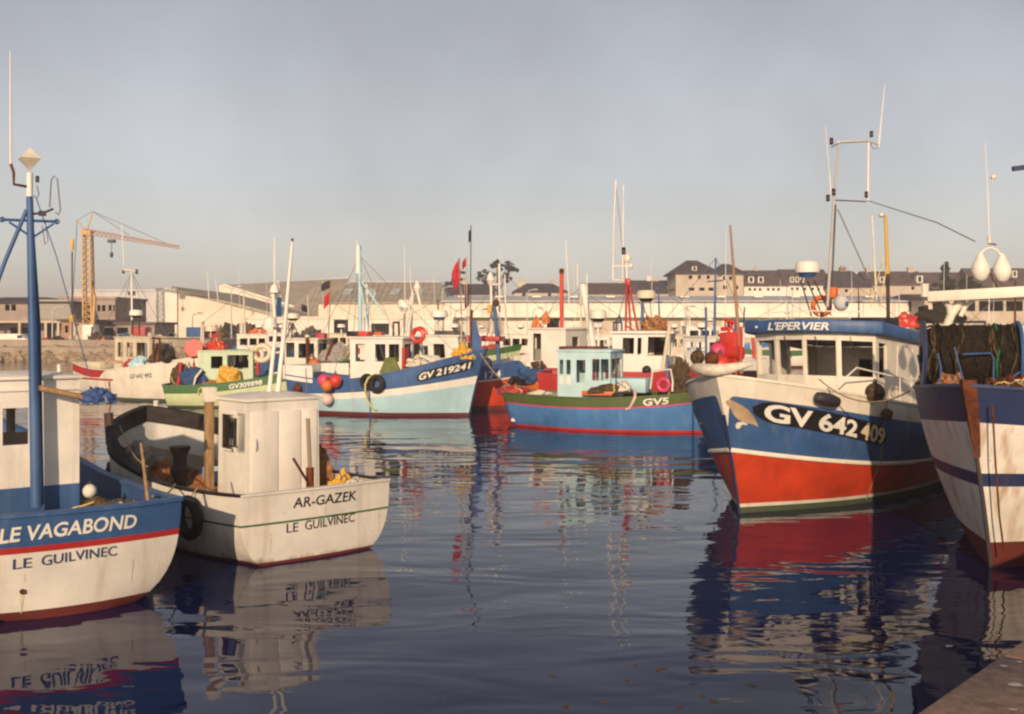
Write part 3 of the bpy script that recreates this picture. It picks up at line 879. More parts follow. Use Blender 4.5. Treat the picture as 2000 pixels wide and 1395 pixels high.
class Building:
    def __init__(s, name, label, px0, px1, D, depth, z0, yt, wall, wins=(), group="buildings along the far quay", rz=0.0, cat="building", pane=GLASSD):
        s.D = D; s.w = bx(px1, D) - bx(px0, D); s.dp = depth; s.z0 = z0; s.z1 = bz(yt, D)
        s.root = tag(empty(name, (bx(px0, D), D, 0), rz), label, cat, group)
        w, d = s.w, depth
        base = [(0, 0, z0), (w, 0, z0), (w, d, z0), (0, d, z0)]
        top = [(0, 0, s.z1), (w, 0, s.z1), (w, d, s.z1), (0, d, s.z1)]
        ws = []
        for (a, b_, yt_, yb) in wins:
            ws.append(((bx(a, D) - bx(px0, D)) / w, (bx(b_, D) - bx(px0, D)) / w, (bz(yb, D) - z0) / (s.z1 - z0), (bz(yt_, D) - z0) / (s.z1 - z0)))
        s.body = house(s.root, "wall", base, top, {0: ws}, wall, pane=pane, depth=0.22)
    def lx(s, px): return bx(px, s.D) - s.root.location.x
    def part(s, mb, name, mat, **k): return mb.build(name, mat, s.root, **k)
    def gable_x(s, yr, mat, over=0.4, hip=0.0, hipr=None):
        """ridge along the front"""
        zr = bz(yr, s.D) ; zr = s.z1 + (zr - s.z1) * (s.D + s.dp / 2) / s.D
        w, d, z, o = s.w, s.dp, s.z1 + 0.01, over
        hr = hip if hipr is None else hipr
        vs_ = [(-o, -o, z), (w + o, -o, z), (w + o, d + o, z), (-o, d + o, z), (hip - o, d / 2, zr), (w + o - hr, d / 2, zr)]
        th = 0.18
        vs_ += [(x, y, q - th) for x, y, q in vs_[:4]]
        m = MB(); m.add(vs_, [(0, 1, 5, 4), (2, 3, 4, 5), (1, 2, 5), (3, 0, 4), (6, 7, 1, 0), (7, 8, 2, 1), (8, 9, 3, 2), (9, 6, 0, 3), (9, 8, 7, 6)])
        s.roof = s.part(m, "roof", mat, smooth=0); s.zr = zr
        return s
    def gable_y(s, apex_px, yr, mat, wall, over=0.4):
        """gable towards the camera"""
        zr = bz(yr, s.D); xa = s.lx(apex_px); w, d, z, o = s.w, s.dp, s.z1, over
        g = MB(); g.add([(0, 0.001, z), (w, 0.001, z), (xa, 0.001, zr), (0, d, z), (w, d, z), (xa, d, zr)], [(0, 1, 2), (4, 3, 5)])
        s.part(g, "gable", wall, smooth=0)
        m = MB(); th = 0.22
        sl = (zr - z) / max(0.1, xa); sr = (zr - z) / max(0.1, w - xa)
        P = [(-o, z - o * sl), (xa, zr), (w + o, z - o * sr)]
        vs_ = [(x, yy, q + t) for yy in (-o, d + o) for t in (0.01, th) for x, q in P]
        fs = [(3, 4, 10, 9), (4, 5, 11, 10), (1, 0, 6, 7), (2, 1, 7, 8), (0, 1, 4, 3), (1, 2, 5, 4), (7, 6, 9, 10), (8, 7, 10, 11), (0, 3, 9, 6), (2, 8, 11, 5)]
        m.add(vs_, fs)
        s.roof = s.part(m, "roof", mat, smooth=0); s.zr = zr
        return s
    def flat(s, mat, th=0.35, over=0.2):
        m = MB(); m.box((s.w / 2, s.dp / 2, s.z1 + th / 2 + 0.003), (s.w + 2 * over, s.dp + 2 * over, th))
        s.roof = s.part(m, "roof", mat, smooth=0); return s
    def chimney(s, px, yt, wpx=8, mat=STONE):
        w = wpx / F * s.D
        z1 = bz(yt, s.D)
        m = MB(); m.box((s.lx(px), s.dp / 2, (s.z1 + z1) / 2), (w, w * 0.7, z1 - s.z1)); m.box((s.lx(px), s.dp / 2, z1 + 0.08), (w * 1.15, w * 0.85, 0.16))
        for q in (-0.25, 0.25): m.lathe((s.lx(px) + q * w, s.dp / 2, z1 + 0.16), [(0.14, 0), (0.11, 0.45)], 8)
        c = m.build("chimney", mat, s.roof, smooth=0); return s
    def dormer(s, px, yt, yb, wpx=12, mat=WHITER):
        w = wpx / F * s.D; x = s.lx(px); z0, z1 = bz(yb, s.D), bz(yt, s.D)
        base = [(x - w / 2, 0.4, z0), (x + w / 2, 0.4, z0), (x + w / 2, s.dp / 2, z0), (x - w / 2, s.dp / 2, z0)]
        top = [(a, b_, z1) for a, b_, c in base]
        h = house(s.root, "dormer", base, top, {0: [(.22, .78, .15, .85)]}, mat, pane=GLASSD, depth=0.12)
        m = MB(); m.prism([(x - w * .6, 0.2), (x + w * .6, 0.2), (x + w * .6, s.dp / 2), (x - w * .6, s.dp / 2)], z1 + 0.003, z1 + 0.18)
        m.build("dormer_roof", SLATE, h, smooth=0); return s

# left: grey-brown two-storey fish hall and its neighbours
B = Building("fish_hall", "two-storey grey brown quay building behind the blue mast at far left", -60, 139, 136, 16, 1.5, 590, GREYST,
             [(10, 19, 595, 607), (22, 31, 595, 607), (-40, -30, 595, 607), (20, 75, 640, 664), (86, 108, 634, 664)])
B.gable_x(578, SLATE, hip=1, hipr=7)
for (a, b2, y0, y1) in ((75, 139, 585, 623),):
    for k in range(9):
        ya = y0 + (y1 - y0) * k / 9; m = MB()
        m.box(((B.lx(a) + B.lx(b2)) / 2, -0.08, bz(ya + 2.1, 136)), (B.lx(b2) - B.lx(a), 0.12, 0.23)); B.part(m, "cladding_board", CORR, smooth=0)
m = MB(); m.box((B.w / 2, -1.6, bz(629, 136)), (B.w, 3.2, 0.25)); B.part(m, "canopy", STONE, smooth=0)
for px in (5, 60, 110, 134):
    m = MB(); m.box((B.lx(px), -3.0, (1.5 + bz(630, 136)) / 2), (0.3, 0.3, bz(630, 136) - 1.5)); B.part(m, "canopy_post", STONE, smooth=0)
B = Building("quay_office", "low brown office block right of the crane foot", 118, 225, 142, 12, 1.5, 585, GREYST,
             [(190, 196, 596, 608), (199, 206, 596, 608), (212, 218, 596, 607), (221, 227 - 3, 596, 607), (150, 160, 600, 612), (200, 222, 640, 660)]).flat(GREYST)
m = MB(); m.box((B.w / 2, -1.2, bz(626, 142)), (B.w, 2.4, 0.2)); B.part(m, "canopy", STONE, smooth=0)
B = Building("grey_warehouse", "tall hazy pale grey warehouse behind the crane mast", 138, 318, 205, 30, 2.0, 569, PALER, [(196, 201, 590, 604)]).flat(GREYMET)
B = Building("brick_shed", "small brown shed with a brick wall in front of the crane foot", 120, 168, 131, 6, 1.45, 628, rough_mat("brick", (0.30, 0.17, 0.11), (0.42, 0.26, 0.17), 2, bump=0.2), [(127, 133, 636, 650)]).flat(SLATE2, 0.25, 0.4)
B = Building("ice_store", "low grey brown store with a flat roof behind the cream boat's radar", 226, 302, 134, 8, 1.45, 634, GREYST, [(228, 250, 640, 652), (256, 280, 638, 655)]).flat(SLATE2, 0.3, 0.3)
# centre: pale warehouses
D = 150.0
B = Building("white_gabled_warehouse", "large tan warehouse with a long sloping roof edge behind the pale green boat", 345, 602, D, 34, 2.0, 640, TANR, [(420, 428, 646, 653), (500, 508, 640, 652), (514, 522, 640, 652)])
m = MB(); w = B.w; za, zb_ = bz(566, D), bz(634, D)
m.add([(0, 0, B.z1), (w, 0, B.z1), (w, 0, B.z1 + 0.4), (0, 0, za), (0, 34, B.z1), (0, 34, za), (w, 34, B.z1), (w, 34, B.z1 + .4)], [(0, 1, 2, 3), (4, 0, 3, 5), (6, 4, 5, 7), (1, 6, 7, 2)])
B.part(m, "gable", [TANR], smooth=0)
m = MB(); m.add([(-.5, -.5, za + .05), (w + .5, -.5, B.z1 + .25), (w + .5, 34, B.z1 + .25), (-.5, 34, za + .05), (-.5, -.5, za + .45), (w + .5, -.5, B.z1 + .65), (w + .5, 34, B.z1 + .65), (-.5, 34, za + .45)],
                [(3, 2, 1, 0), (4, 5, 6, 7), (0, 1, 5, 4), (1, 2, 6, 5), (2, 3, 7, 6), (3, 0, 4, 7)])
B.part(m, "roof", FIBRE, smooth=0)
B = Building("white_end_block", "white box-like block at the left end of the tan warehouse", 304, 345.5, 149.5, 30, 2.0, 566, WHITER, []).flat(WHITER, 0.25, 0.05)
B = Building("tan_rear_hall", "rear hall with pale sloping gable and brown roof above the tan warehouse", 428, 640, 226, 30, 2.0, 626, TANR, [])
m = MB(); w = B.w; zt = bz(557, 226); x1 = B.lx(575); 
m.add([(0, 0, B.z1), (w, 0, B.z1), (x1, 0, bz(606, 226)), (B.lx(436), 0, zt), (0, 0, zt)], [(0, 1, 2, 3, 4)])
B.part(m, "gable", TANR, smooth=0)
m = MB(); m.add([(B.lx(436), -.3, zt), (w, -.3, bz(620, 226)), (w, 30, bz(545, 226) + 1.5), (B.lx(436), 30, zt + 1.2), (B.lx(470), -.3, zt + .1)], [(0, 1, 2, 3)])
B.part(m, "roof", FIBRE, smooth=0)
fa, fb = V3_((B.lx(436), -.3, zt)), V3_((w, -.3, bz(620, 226))); ba, bb2 = V3_((B.lx(436), 30, zt + 1.2)), V3_((w, 30, bz(545, 226) + 1.5))
for k in range(1, 22):
    u = k / 22; m = MB(); m.bar(fa.lerp(fb, u) + V3_((0, 0, .08)), ba.lerp(bb2, u) + V3_((0, 0, .08)), .22, .10); B.part(m, "roof_rib", FIBRE, smooth=0)
m = MB(); m.bar(fa + V3_((0, 0, .1)), fb + V3_((0, 0, .1)), .4, .35); B.part(m, "verge_board", WHITER, smooth=0)
m = MB(); m.bar(ba, bb2 + V3_((0, 0, .1)), .6, .35); B.part(m, "ridge_cap", GREYMET, smooth=0)
B = Building("brown_valley_roof_hall", "hall with brown fibre roof between the masts of the white and blue boats", 556, 645, 178, 24, 2.0, 622, TANR, []).gable_x(559, FIBRE, hip=3, hipr=0)
for px in range(566, 644, 9):
    x = B.lx(px); k_ = min(1.0, max(.15, x / 3.2)); m = MB(); m.bar((x, -.38, B.z1 + .06), (x, -.4 + (B.dp / 2 + .4) * k_, B.z1 + (B.zr - B.z1) * k_ + .06), .18, .08); B.part(m, "roof_rib", FIBRE, smooth=0)
B = Building("brown_roof_hall", "large hall with brown hipped roof behind the pale blue mast", 622, 872, 160, 26, 2.0, 591, TANR,
             [(654, 664, 626, 650), (667, 678, 626, 650), (800, 806, 600, 608)]).gable_x(548, FIBRE, hip=3.2, hipr=2.0)
zr_ = B.zr; dd_ = B.dp / 2
for px in range(632, 866, 13):
    x = B.lx(px); k_ = min(1.0, max(.12, min(x / 3.4, (B.w - x) / 2.2)))
    m = MB(); m.bar((x, -.38, B.z1 + .06), (x, -.4 + (dd_ + .4) * k_, B.z1 + (zr_ - B.z1) * k_ + .06), .16, .07); B.part(m, "roof_rib", FIBRE, smooth=0)
m = MB(); m.bar((3.0, dd_, zr_ + .08), (B.w - 1.8, dd_, zr_ + .08), .5, .2); B.part(m, "ridge_cap", GREYMET, smooth=0)
for px in (668, 716, 764, 812):
    x = B.lx(px); m = MB(); m.bar((x, 4.2, B.z1 + (zr_ - B.z1) * .36 + .1), (x, 7.6, B.z1 + (zr_ - B.z1) * .62 + .1), 1.3, .08); B.part(m, "roof_light", GREYMET, smooth=0)
B = Building("cream_lean_to", "low cream lean-to along the foot of the brown roofed hall", 470, 884, 147, 8, 2.2, 624, WHITER,
             [(480, 500, 634, 655), (540, 575, 632, 655), (652, 680, 624.8, 651), (725, 760, 632, 654)]).flat(TANR, 0.4, 0.15)
B = Building("long_white_hall", "long low white fish market hall with grey roof along the far quay", 868, 1808, 156, 28, 2.2, 588, WHITER,
             [(1068, 1092, 622, 640), (1420, 1432, 624, 640)], pane=GLASSD).gable_x(574, GREYMET, over=0.5)
for a, b2 in ((925, 985), (1018, 1060), (1135, 1210), (1245, 1330), (1335, 1410), (1440, 1495), (1520, 1600), (1610, 1700), (1710, 1800)):
    m = MB(); m.box(((B.lx(a) + B.lx(b2)) / 2, -0.03, bz(637, 156)), (B.lx(b2) - B.lx(a), 0.1, bz(622, 156) - bz(652, 156))); B.part(m, "sliding_door", STONE if a % 2 else CREAMW, smooth=0)
m = MB(); m.box((B.w / 2, -.8, bz(619.5, 156)), (B.w, 1.6, 0.15)); B.part(m, "canopy", WHITER, smooth=0)

for px in range(880, 1800, 62):
    m = MB(); m.tube([(B.lx(px), -.12, bz(589, 156)), (B.lx(px), -.12, bz(619, 156))], .07, 6); B.part(m, "downpipe", GREYMET)
m = MB(); m.box((B.w / 2, -.62, B.z1 - .05), (B.w + 1, .16, .16)); B.part(m, "gutter", GREYMET, smooth=0)
for px in range(900, 1800, 75):
    m = MB(); m.box((B.lx(px), 7, bz(580, 156) + .2), (1.3, 2.2, .25)); B.part(m, "roof_light", CREAMW, smooth=0)
# lamp posts along the far quay
for k, (px, D, z, yt) in enumerate(((108, 126, 1.45, 600), (318, 141, 2.2, 565), (455, 143, 2.2, 560), (703, 145, 2.2, 575), (865, 147, 2.2, 560), (1030, 149, 2.2, 566), (1340, 151, 2.2, 572), (1545, 152, 2.2, 560), (1752, 153, 2.2, 566))):
    h = bz(yt, D) - z; ep_ = tag(empty("lamp_post", (bx(px, D), D - .8, z)), "grey lamp post on the far quay, %s from the left" % ("first", "second", "third", "fourth", "fifth", "sixth", "seventh", "eighth", "ninth")[k], "lamp post", "lamp posts on the far quay")
    MB().tube([(0, 0, 0), (0, 0, h * .9), (.15, 0, h * .97), (.9, 0, h)], [.10, .07, .06, .05], 6).build("post", GREYMET, ep_)
    MB().box((1.1, 0, h), (.7, .25, .14)).build("lamp_head", GREYMET, ep_, bevel=.03)

# houses of the town behind
TOWN = "town houses behind the quay"
def H_(name, label, *a, **k): return Building(name, label, *a, group=TOWN, cat="house", **k)
H_("slate_house", "low house with long slate roof behind the red flags", 868, 962, 215, 12, 2, 574, STONE, [(880, 886, 577, 583)]).gable_x(553, SLATE).chimney(905, 548)
H_("slate_house", "house with two stone chimneys right of the pine", 1004, 1106, 215, 11, 2, 570, STONE, [(1020, 1026, 573, 580), (1070, 1076, 573, 580)]).gable_x(552, SLATE, hip=3).chimney(1019, 547, 14).chimney(1080, 549, 8).chimney(1042, 560, 6)
H_("slate_house", "long slate roofed terrace behind the tall white twin aerials", 1142, 1246, 215, 12, 2, 573, STONE, []).gable_x(551, SLATE2).chimney(1216, 550, 6)
H_("slate_house", "slate roofed house with a white chimney left of the twin gables", 1240, 1322, 218, 12, 2, 572, STONE, []).gable_x(546, SLATE).chimney(1274, 541, 8, WHITER).chimney(1288, 546, 12)
h = H_("gabled_villa", "tall stone villa with the highest pointed slate roof", 1320, 1402, 208, 12, 2, 533, STONE,
       [(1345, 1352, 538, 545), (1363, 1369, 538, 545), (1380, 1386, 538, 545), (1345, 1356, 562, 568), (1366, 1376, 562, 568), (1384, 1394, 562, 568)])
h.gable_x(506, SLATE, hip=3.7, over=0.7); h.dormer(1357, 520, 529, 9)
h = H_("gabled_villa", "smaller stone villa with pointed slate roof right of the highest one", 1402.5, 1452, 209, 11, 2, 534, STONE, [(1412, 1418, 540, 547), (1424, 1430, 540, 547), (1412, 1420, 558, 565), (1434, 1442, 558, 565)])
h.gable_x(513, SLATE, hip=2.3, over=0.6)
h = H_("mansard_house", "brown slate house with two white dormers above a white wall", 1453, 1536, 212, 12, 2, 557, WHITER, [(a, a + 5, 563, 568) for a in (1462, 1472, 1482, 1498, 1508, 1518)])
h.gable_x(526, SLATE2, over=0.5).chimney(1489, 522, 6).chimney(1458, 523, 8); h.dormer(1468, 540, 553, 11); h.dormer(1487, 540, 553, 11)
h = H_("mansard_house", "brown slate house with three small dormers left of the white radar dome", 1537, 1622, 212, 12, 2, 556, WHITER, [(a, a + 5, 562, 567) for a in (1545, 1555, 1570, 1585, 1596, 1608)])
h.gable_x(524, SLATE2).chimney(1590, 519, 9); [h.dormer(a, 540, 552, 7) for a in (1510 + 38, 1558, 1568)]
h = H_("slate_house", "slate roofed house behind the tubular mast with brick chimney", 1623, 1700, 208, 12, 2, 560, STONE, [(1650, 1656, 565, 571)]).gable_x(527, SLATE, hip=2).chimney(1664, 521, 12, rough_mat("brick2", (0.22, 0.11, 0.09), (0.3, 0.17, 0.13), 2))
h = H_("slate_house", "slate roofed house behind the yellow topped post", 1701, 1812, 212, 12, 2, 556, STONE, [(1780, 1786, 560, 566)]).gable_x(528, SLATE2).chimney(1715, 522, 9).chimney(1800, 521, 12); h.dormer(1706 + 18, 540, 552, 9); h.dormer(1798, 538, 553, 12)
h = H_("slate_house", "dark slate roofed house between the two dark conifers", 1813, 1905, 214, 12, 2, 566, STONE, []).gable_x(530, SLATE2).chimney(1868, 524, 9)
h = H_("slate_house", "brown slate house behind the white arch at right edge", 1906, 2040, 212, 12, 2, 566, STONE, []).gable_x(522, SLATE2).chimney(1985, 516, 10).chimney(1930, 518, 8); h.dormer(1984, 528, 542, 9)
h = H_("harbour_shed", "dark shed with open bays beyond the white gantry", 1806, 2080, 150, 16, 2.2, 583, STONE, [(1815, 1835, 590, 610), (1870, 1905, 588, 608), (1912, 1960, 588, 608), (1965, 1998, 588, 608)], pane=GLASSD).gable_x(572, SLATE2)

# pines and conifers
LEAF = rough_mat("pine_needles", (0.012, 0.016, 0.012), (0.045, 0.050, 0.030), 1.2, bump=0.0)
LEAF2 = rough_mat("conifer_needles", (0.012, 0.018, 0.010), (0.05, 0.06, 0.028), 1.2, bump=0.0)
BARK = rough_mat("bark", (0.05, 0.035, 0.03), (0.12, 0.085, 0.07), 3, bump=0.5)
def tree(name, label, px, D, z0, ztop, clumps, leaf, seed, per=900, leafsize=0.24, trunk_lean=0.0, group="trees behind the quay"):
    r = random.Random(seed)
    e = tag(empty(name, (bx(px, D), D, z0)), label, "tree", group)
    h = ztop - z0
    m = MB(); m.tube([(0, 0, -0.3), (trunk_lean * .4, 0, h * .4), (trunk_lean, 0, h * .85)], [0.32, 0.24, 0.09], 8)
    for cx, cz, rx, rz_ in clumps:
        b0 = h * r.uniform(.45, .7)
        m.tube([(trunk_lean * b0 / h, 0, b0), (cx * .6, r.uniform(-.5, .5), (b0 + cz) / 2 + .3), (cx, 0, cz)], [0.13, 0.09, 0.04], 6)
    m.build("trunk", BARK, e, smooth=50)
    c = MB(); vs_, fs = [], []
    subs = []
    for cx, cz, rx, rz_ in clumps:
        cy0 = r.uniform(-.6, .6) * rx
        for k in range(9):
            an = r.uniform(0, 6.28); q = r.uniform(.2, 1.05)
            subs.append((cx + q * rx * math.cos(an), cy0 + q * rx * r.uniform(-.8, .8), cz + q * rz_ * math.sin(an), rx * r.uniform(.18, .5), rz_ * r.uniform(.18, .5)))
    for cx, cy, cz, rx, rz_ in subs:
        for k in range(per // 9):
            while True:
                q = Vector((r.uniform(-1, 1), r.uniform(-1, 1), r.uniform(-1, 1)))
                if 0.2 < q.length < 1: break
            if noise.noise(q * 2.2 + Vector((cx, cz, seed))) < -0.12: continue
            p = Vector((cx + q.x * rx, cy + q.y * rx, cz + q.z * rz_))
            a = Vector((r.gauss(0, 1), r.gauss(0, 1), r.gauss(0, .6))).normalized() * leafsize * r.uniform(.6, 1.5)
            b_ = a.cross(Vector((r.gauss(0, 1), r.gauss(0, 1), r.gauss(0, 1)))).normalized() * leafsize * .45
            k0 = len(vs_); vs_ += [p - a, p + b_, p + a, p - b_]; fs.append((k0, k0 + 1, k0 + 2, k0 + 3))
    c.add(vs_, fs); c.build("crown", leaf, e, smooth=0)
    return e
tree("pine_tree", "wind-shaped dark pine standing above the slate roofs", 972, 225, 3, 18.2, [(-2.4, 11.6, 1.7, 1.3), (-1.6, 9.8, 1.4, .8), (-.3, 13.7, 1.7, .9), (1.8, 13.4, 2.0, 1.0), (3.0, 12.8, 1.4, .7), (1.9, 11.0, .9, 1.4)], LEAF, 3)
tree("pine_tree", "small dark pine behind the taller red flag", 893, 225, 3, 15.0, [(-1.2, 10.0, 1.2, .8), (.6, 11.4, 1.4, .9), (1.8, 9.4, 1.1, .8), (-2.6, 7.4, 1.3, .7)], LEAF, 5)
tree("conifer_tree", "dark pointed conifer above the white gantry's left end", 1845, 170, 2.2, 13.6, [(0, 10.0, .7, 1.3), (0, 8.6, 1.3, 1.0), (-.5, 7.2, 2.0, 1.1), (.8, 7.0, 1.7, 1.2), (-2.2, 5.9, 1.6, 1.0), (-3.2, 4.8, 1.5, .9)], LEAF2, 8)
tree("conifer_tree", "bushy dark tree right of the pointed conifer", 1893, 172, 2.2, 12.6, [(0, 8.8, 1.4, 1.2), (1.3, 7.8, 1.5, 1.4), (-1.3, 7.6, 1.4, 1.3), (.2, 6.4, 2.0, 1.3)], LEAF2, 11)

# ------------------------------------------------------------------ tower crane on the quay
CRY = paint("crane_yellow", (0.52, 0.30, 0.10), wear=0.35, dirt=(0.25, 0.12, 0.05))
D = 130.0
cr = tag(empty("tower_crane", (bx(172, D), D, 1.45)), "rusty yellow tower crane with a long jib on the left quay", "crane")
def lattice(m, p, q, w0, w1, n, r=0.06):
    p, q = Vector(p), Vector(q); t = (q - p).normalized()
    a = Vector((0, 1, 0)); u = t.cross(a).normalized(); v = u.cross(t)
    def P(i, k):
        w = w0 + (w1 - w0) * k / n
        return p.lerp(q, k / n) + (u * ((-1, 1, 1, -1)[i]) + v * ((-1, -1, 1, 1)[i])) * w / 2
    for i in range(4): m.bar(P(i, 0), P(i, n), r * 2.2)
    for k in range(n):
        for i in range(4):
            m.bar(P(i, k), P((i + 1) % 4, k), r); m.bar(P(i, k), P((i + 1) % 4, k + 1), r)
H0 = 1.45
zt = bz(455, D) - H0
m = MB(); lattice(m, (0.15, 0, 0.5), (-.05, 0, zt), 1.05, .85, 18, .075); m.build("mast", CRY, cr, smooth=0)
jx = bx(350, D) - bx(172, D); jz = bz(483, D) - H0
m = MB(); lattice(m, (-.4, 0, zt + .2), (jx, 0, jz), .62, .3, 22, .05); m.build("jib", paint("crane_rust", (0.36, 0.18, 0.10), wear=0.4), cr, smooth=0)
m = MB(); m.bar((-.2, 0, zt), (.55, 0, bz(413, D) - H0), .13); m.bar((-.2, 0, zt), (-1.3, 0, bz(430, D) - H0), .11); m.box((-.1, 0, zt), (1.2, 1.0, .5)); m.build("apex_frame", CRY, cr, smooth=0)
m = MB(); pk = (.55, 0, bz(413, D) - H0); m.tube([pk, (jx * .45, 0, (zt + jz) / 2 + .6)], .035, 5); m.tube([pk, (jx * .85, 0, jz + .5)], .035, 5); m.tube([(-1.3, 0, bz(430, D) - H0), pk], .03, 5); m.tube([(-1.3, 0, bz(430, D) - H0), (-1.9, 0, 4.0)], .05, 5); m.build("stay_cable", WIRE, cr, smooth=0)
tx = bx(218, D) - bx(172, D); tz = zt + (jz - zt) * tx / jx
m = MB(); m.box((tx, 0, tz - .55), (.8, .7, .35)); m.tube([(tx, 0, tz - .6), (tx, 0, tz - 2.2)], .04, 5); m.ball((tx, 0, tz - 2.2), .22, 10, 1.6); m.build("trolley_hook", DSTEEL, cr, smooth=40)
m = MB(); m.box((0.4, 0, .7), (4.2, 3.0, 1.0)); m.box((-1.0, 0, 1.9), (1.4, 2.0, 1.5)); m.build("ballast", STONE, cr, smooth=0)
m = MB(); m.bar((.7, -.4, 1.2), (.95, -.4, 6.0), .28); m.bar((.95, -.4, 6.0), (.2, 0, 8.2), .22); m.build("erecting_strut", CRY, cr, smooth=0)
# thin pole with a yellow head left of the crane
e = tag(empty("derrick_pole", (bx(141, 128), 128, 1.45)), "thin pole with yellow head left of the tower crane", "pole")
m = MB(); m.tube([(0, 0, 0), (0, 0, bz(492, 128) - 1.45)], .09, 6); m.build("pole_shaft", DSTEEL, e)
m = MB(); m.box((0, 0, bz(478, 128) - 1.45), (.35, .35, 1.3)); m.build("pole_head", YELLOW, e, bevel=.05)
m = MB(); m.lathe((0, 0, bz(620, 128) - 1.45), [(.3, -.6), (.42, 0), (.15, .5)], 10); m.build("pole_drum", YELLOW, e, bevel=.03)

# ------------------------------------------------------------------ things on the far quay
def container(px0, px1, y0, y1, D, z, mat, label, cat="container"):
    w = bx(px1, D) - bx(px0, D); h = bz(y0, D) - z
    e = tag(empty("cargo_container" if cat == "container" else "van", (bx((px0 + px1) / 2, D), D, z)), label, cat, "goods on the far quay")
    m = MB(); m.box((0, 0, h / 2 + .1), (w, 2.2, h - .1)); m.build("body", mat, e, bevel=.06)
    n = max(3, int(w / .4))
    m = MB(); [m.box((-w / 2 + (k + .5) * w / n, -1.12, h / 2 + .1), (w / n * .45, .06, h * .8)) for k in range(n)]; m.build("rib_panel", mat, e, smooth=0)
    return e
container(263, 290, 640, 664, 126, 1.45, RED, "red container beside the cream boat's wheelhouse")
container(368, 402, 640, 664, 143, 2.2, TARPB, "blue container on the quay behind the green boat")
def van(px0, px1, y0, D, z, mat, label):
    w = bx(px1, D) - bx(px0, D); h = bz(y0, D) - z
    e = tag(empty("parked_van", (bx((px0 + px1) / 2, D), D, z)), label, "van", "vehicles on the far quay")
    prof = [(-w / 2, .35), (w / 2, .35), (w / 2, h * .55), (w * .36, h * .62), (w * .24, h), (-w / 2, h)]
    m = MB(); n = len(prof)
    m.add([(x, y, zz) for y in (-.9, .9) for x, zz in prof], [tuple(range(n)), tuple(range(n, 2 * n))[::-1]] + [(i, n + i, n + (i + 1) % n, (i + 1) % n) for i in range(n)])
    m.build("body", mat, e, bevel=.06)
    for sx in (-.3, .3):
        m = MB(); m.lathe((sx * w, -.92, .35), [(.35, -.1), (.35, .1)], 14, 0, Matrix.Rotation(math.pi / 2, 3, 'X')); m.build("wheel", RUBBER, e)
    m = MB(); m.box((w * .22, -.905, h * .76), (w * .16, .02, h * .26)); m.build("side_window", BLACK, e, smooth=0)
    return e
van(2, 62, 652, 127, 1.45, WHITE, "long white van parked below the fish hall")
van(166, 194, 634, 127, 1.45, WHITE, "white lorry cab at the crane foot")
van(316, 345, 650, 140, 2.2, WHITE, "white van left of the blue container")
van(556, 588, 648, 146, 2.2, PALER, "grey van behind the radar of the blue hulled boat")
rs = random.Random(21)
cl = [NETBR, RED, NETB, ORANGE, NETGR, STONE, DSTEEL]
nm = ["brown", "red", "blue", "orange", "dark green", "beige", "black"]
for k, (px, D, z, w, h) in enumerate(((105, 125, 1.45, 3.2, .9), (120, 124.5, 1.45, 2.0, 1.1), (190, 124.5, 1.45, 1.6, 1.5), (205, 124, 1.45, 1.2, .9), (225, 124, 1.45, 2.2, 1.0), (248, 124, 1.45, 2.0, 1.3),
                                      (302, 123.8, 1.45, 2.4, 1.2), (420, 145, 2.2, 3, 1.5), (450, 145, 2.2, 2.6, 1.7), (478, 145, 2.2, 3.2, 1.6), (505, 144.5, 2.2, 2.2, 1.2), (612, 146, 2.2, 2.5, 1.3))):
    i = (k * 3 + 1) % 7
    heap((bx(px, D), D - 0.6, z), (w, 1.6, h), cl[i], "%s pile of fishing gear on the far quay, %s from the left" % (nm[i], ("first", "second", "third", "fourth", "fifth", "sixth", "seventh", "eighth", "ninth", "tenth", "eleventh", "twelfth")[k]), "gear pile", "gear_pile", k + 3, .6, "gear piles on the far quay", freq=2.4)
GREYIN = paint('pale_grey_inner_paint', (.52, .50, .46), wear=.35, dirt=(.3, .22, .15), var=.25)
# ------------------------------------------------------------------ the white boat AR-GAZEK
FB = "fishing boats in the harbour"
V3 = Vector
def mk_bands(sheer, spec):
    """spec: list of (kind, value, mat); kind 'z' absolute, 'f' fraction of the sheer, 's' below the sheer"""
    out = []
    for kd, v, m in spec:
        if kd == 'z': out.append((v, m))
        elif kd == 'f': out.append((lambda t, v=v: sheer(t) * (v(t) if callable(v) else v), m))
        else: out.append((lambda t, v=v: sheer(t) - (v(t) if callable(v) else v), m))
    return out
def sheer_of(zs, zm, zb, tmin, pb):
    def f(t):
        if t < tmin: return zm + (zs - zm) * ((tmin - t) / tmin) ** 2
        return zm + (zb - zm) * ((t - tmin) / (1 - tmin)) ** pb
    return f
def make_boat(name, label, head, L, B, spec, zs, zm, zb, tmin=0.35, pb=2.0, **k):
    sf = sheer_of(zs, zm, zb, tmin, pb)
    return Boat(name, label, head, L, B, zs=zs, zm=zm, zb=zb, tmin=tmin, pb=pb, bands=mk_bands(sf, spec), **k)

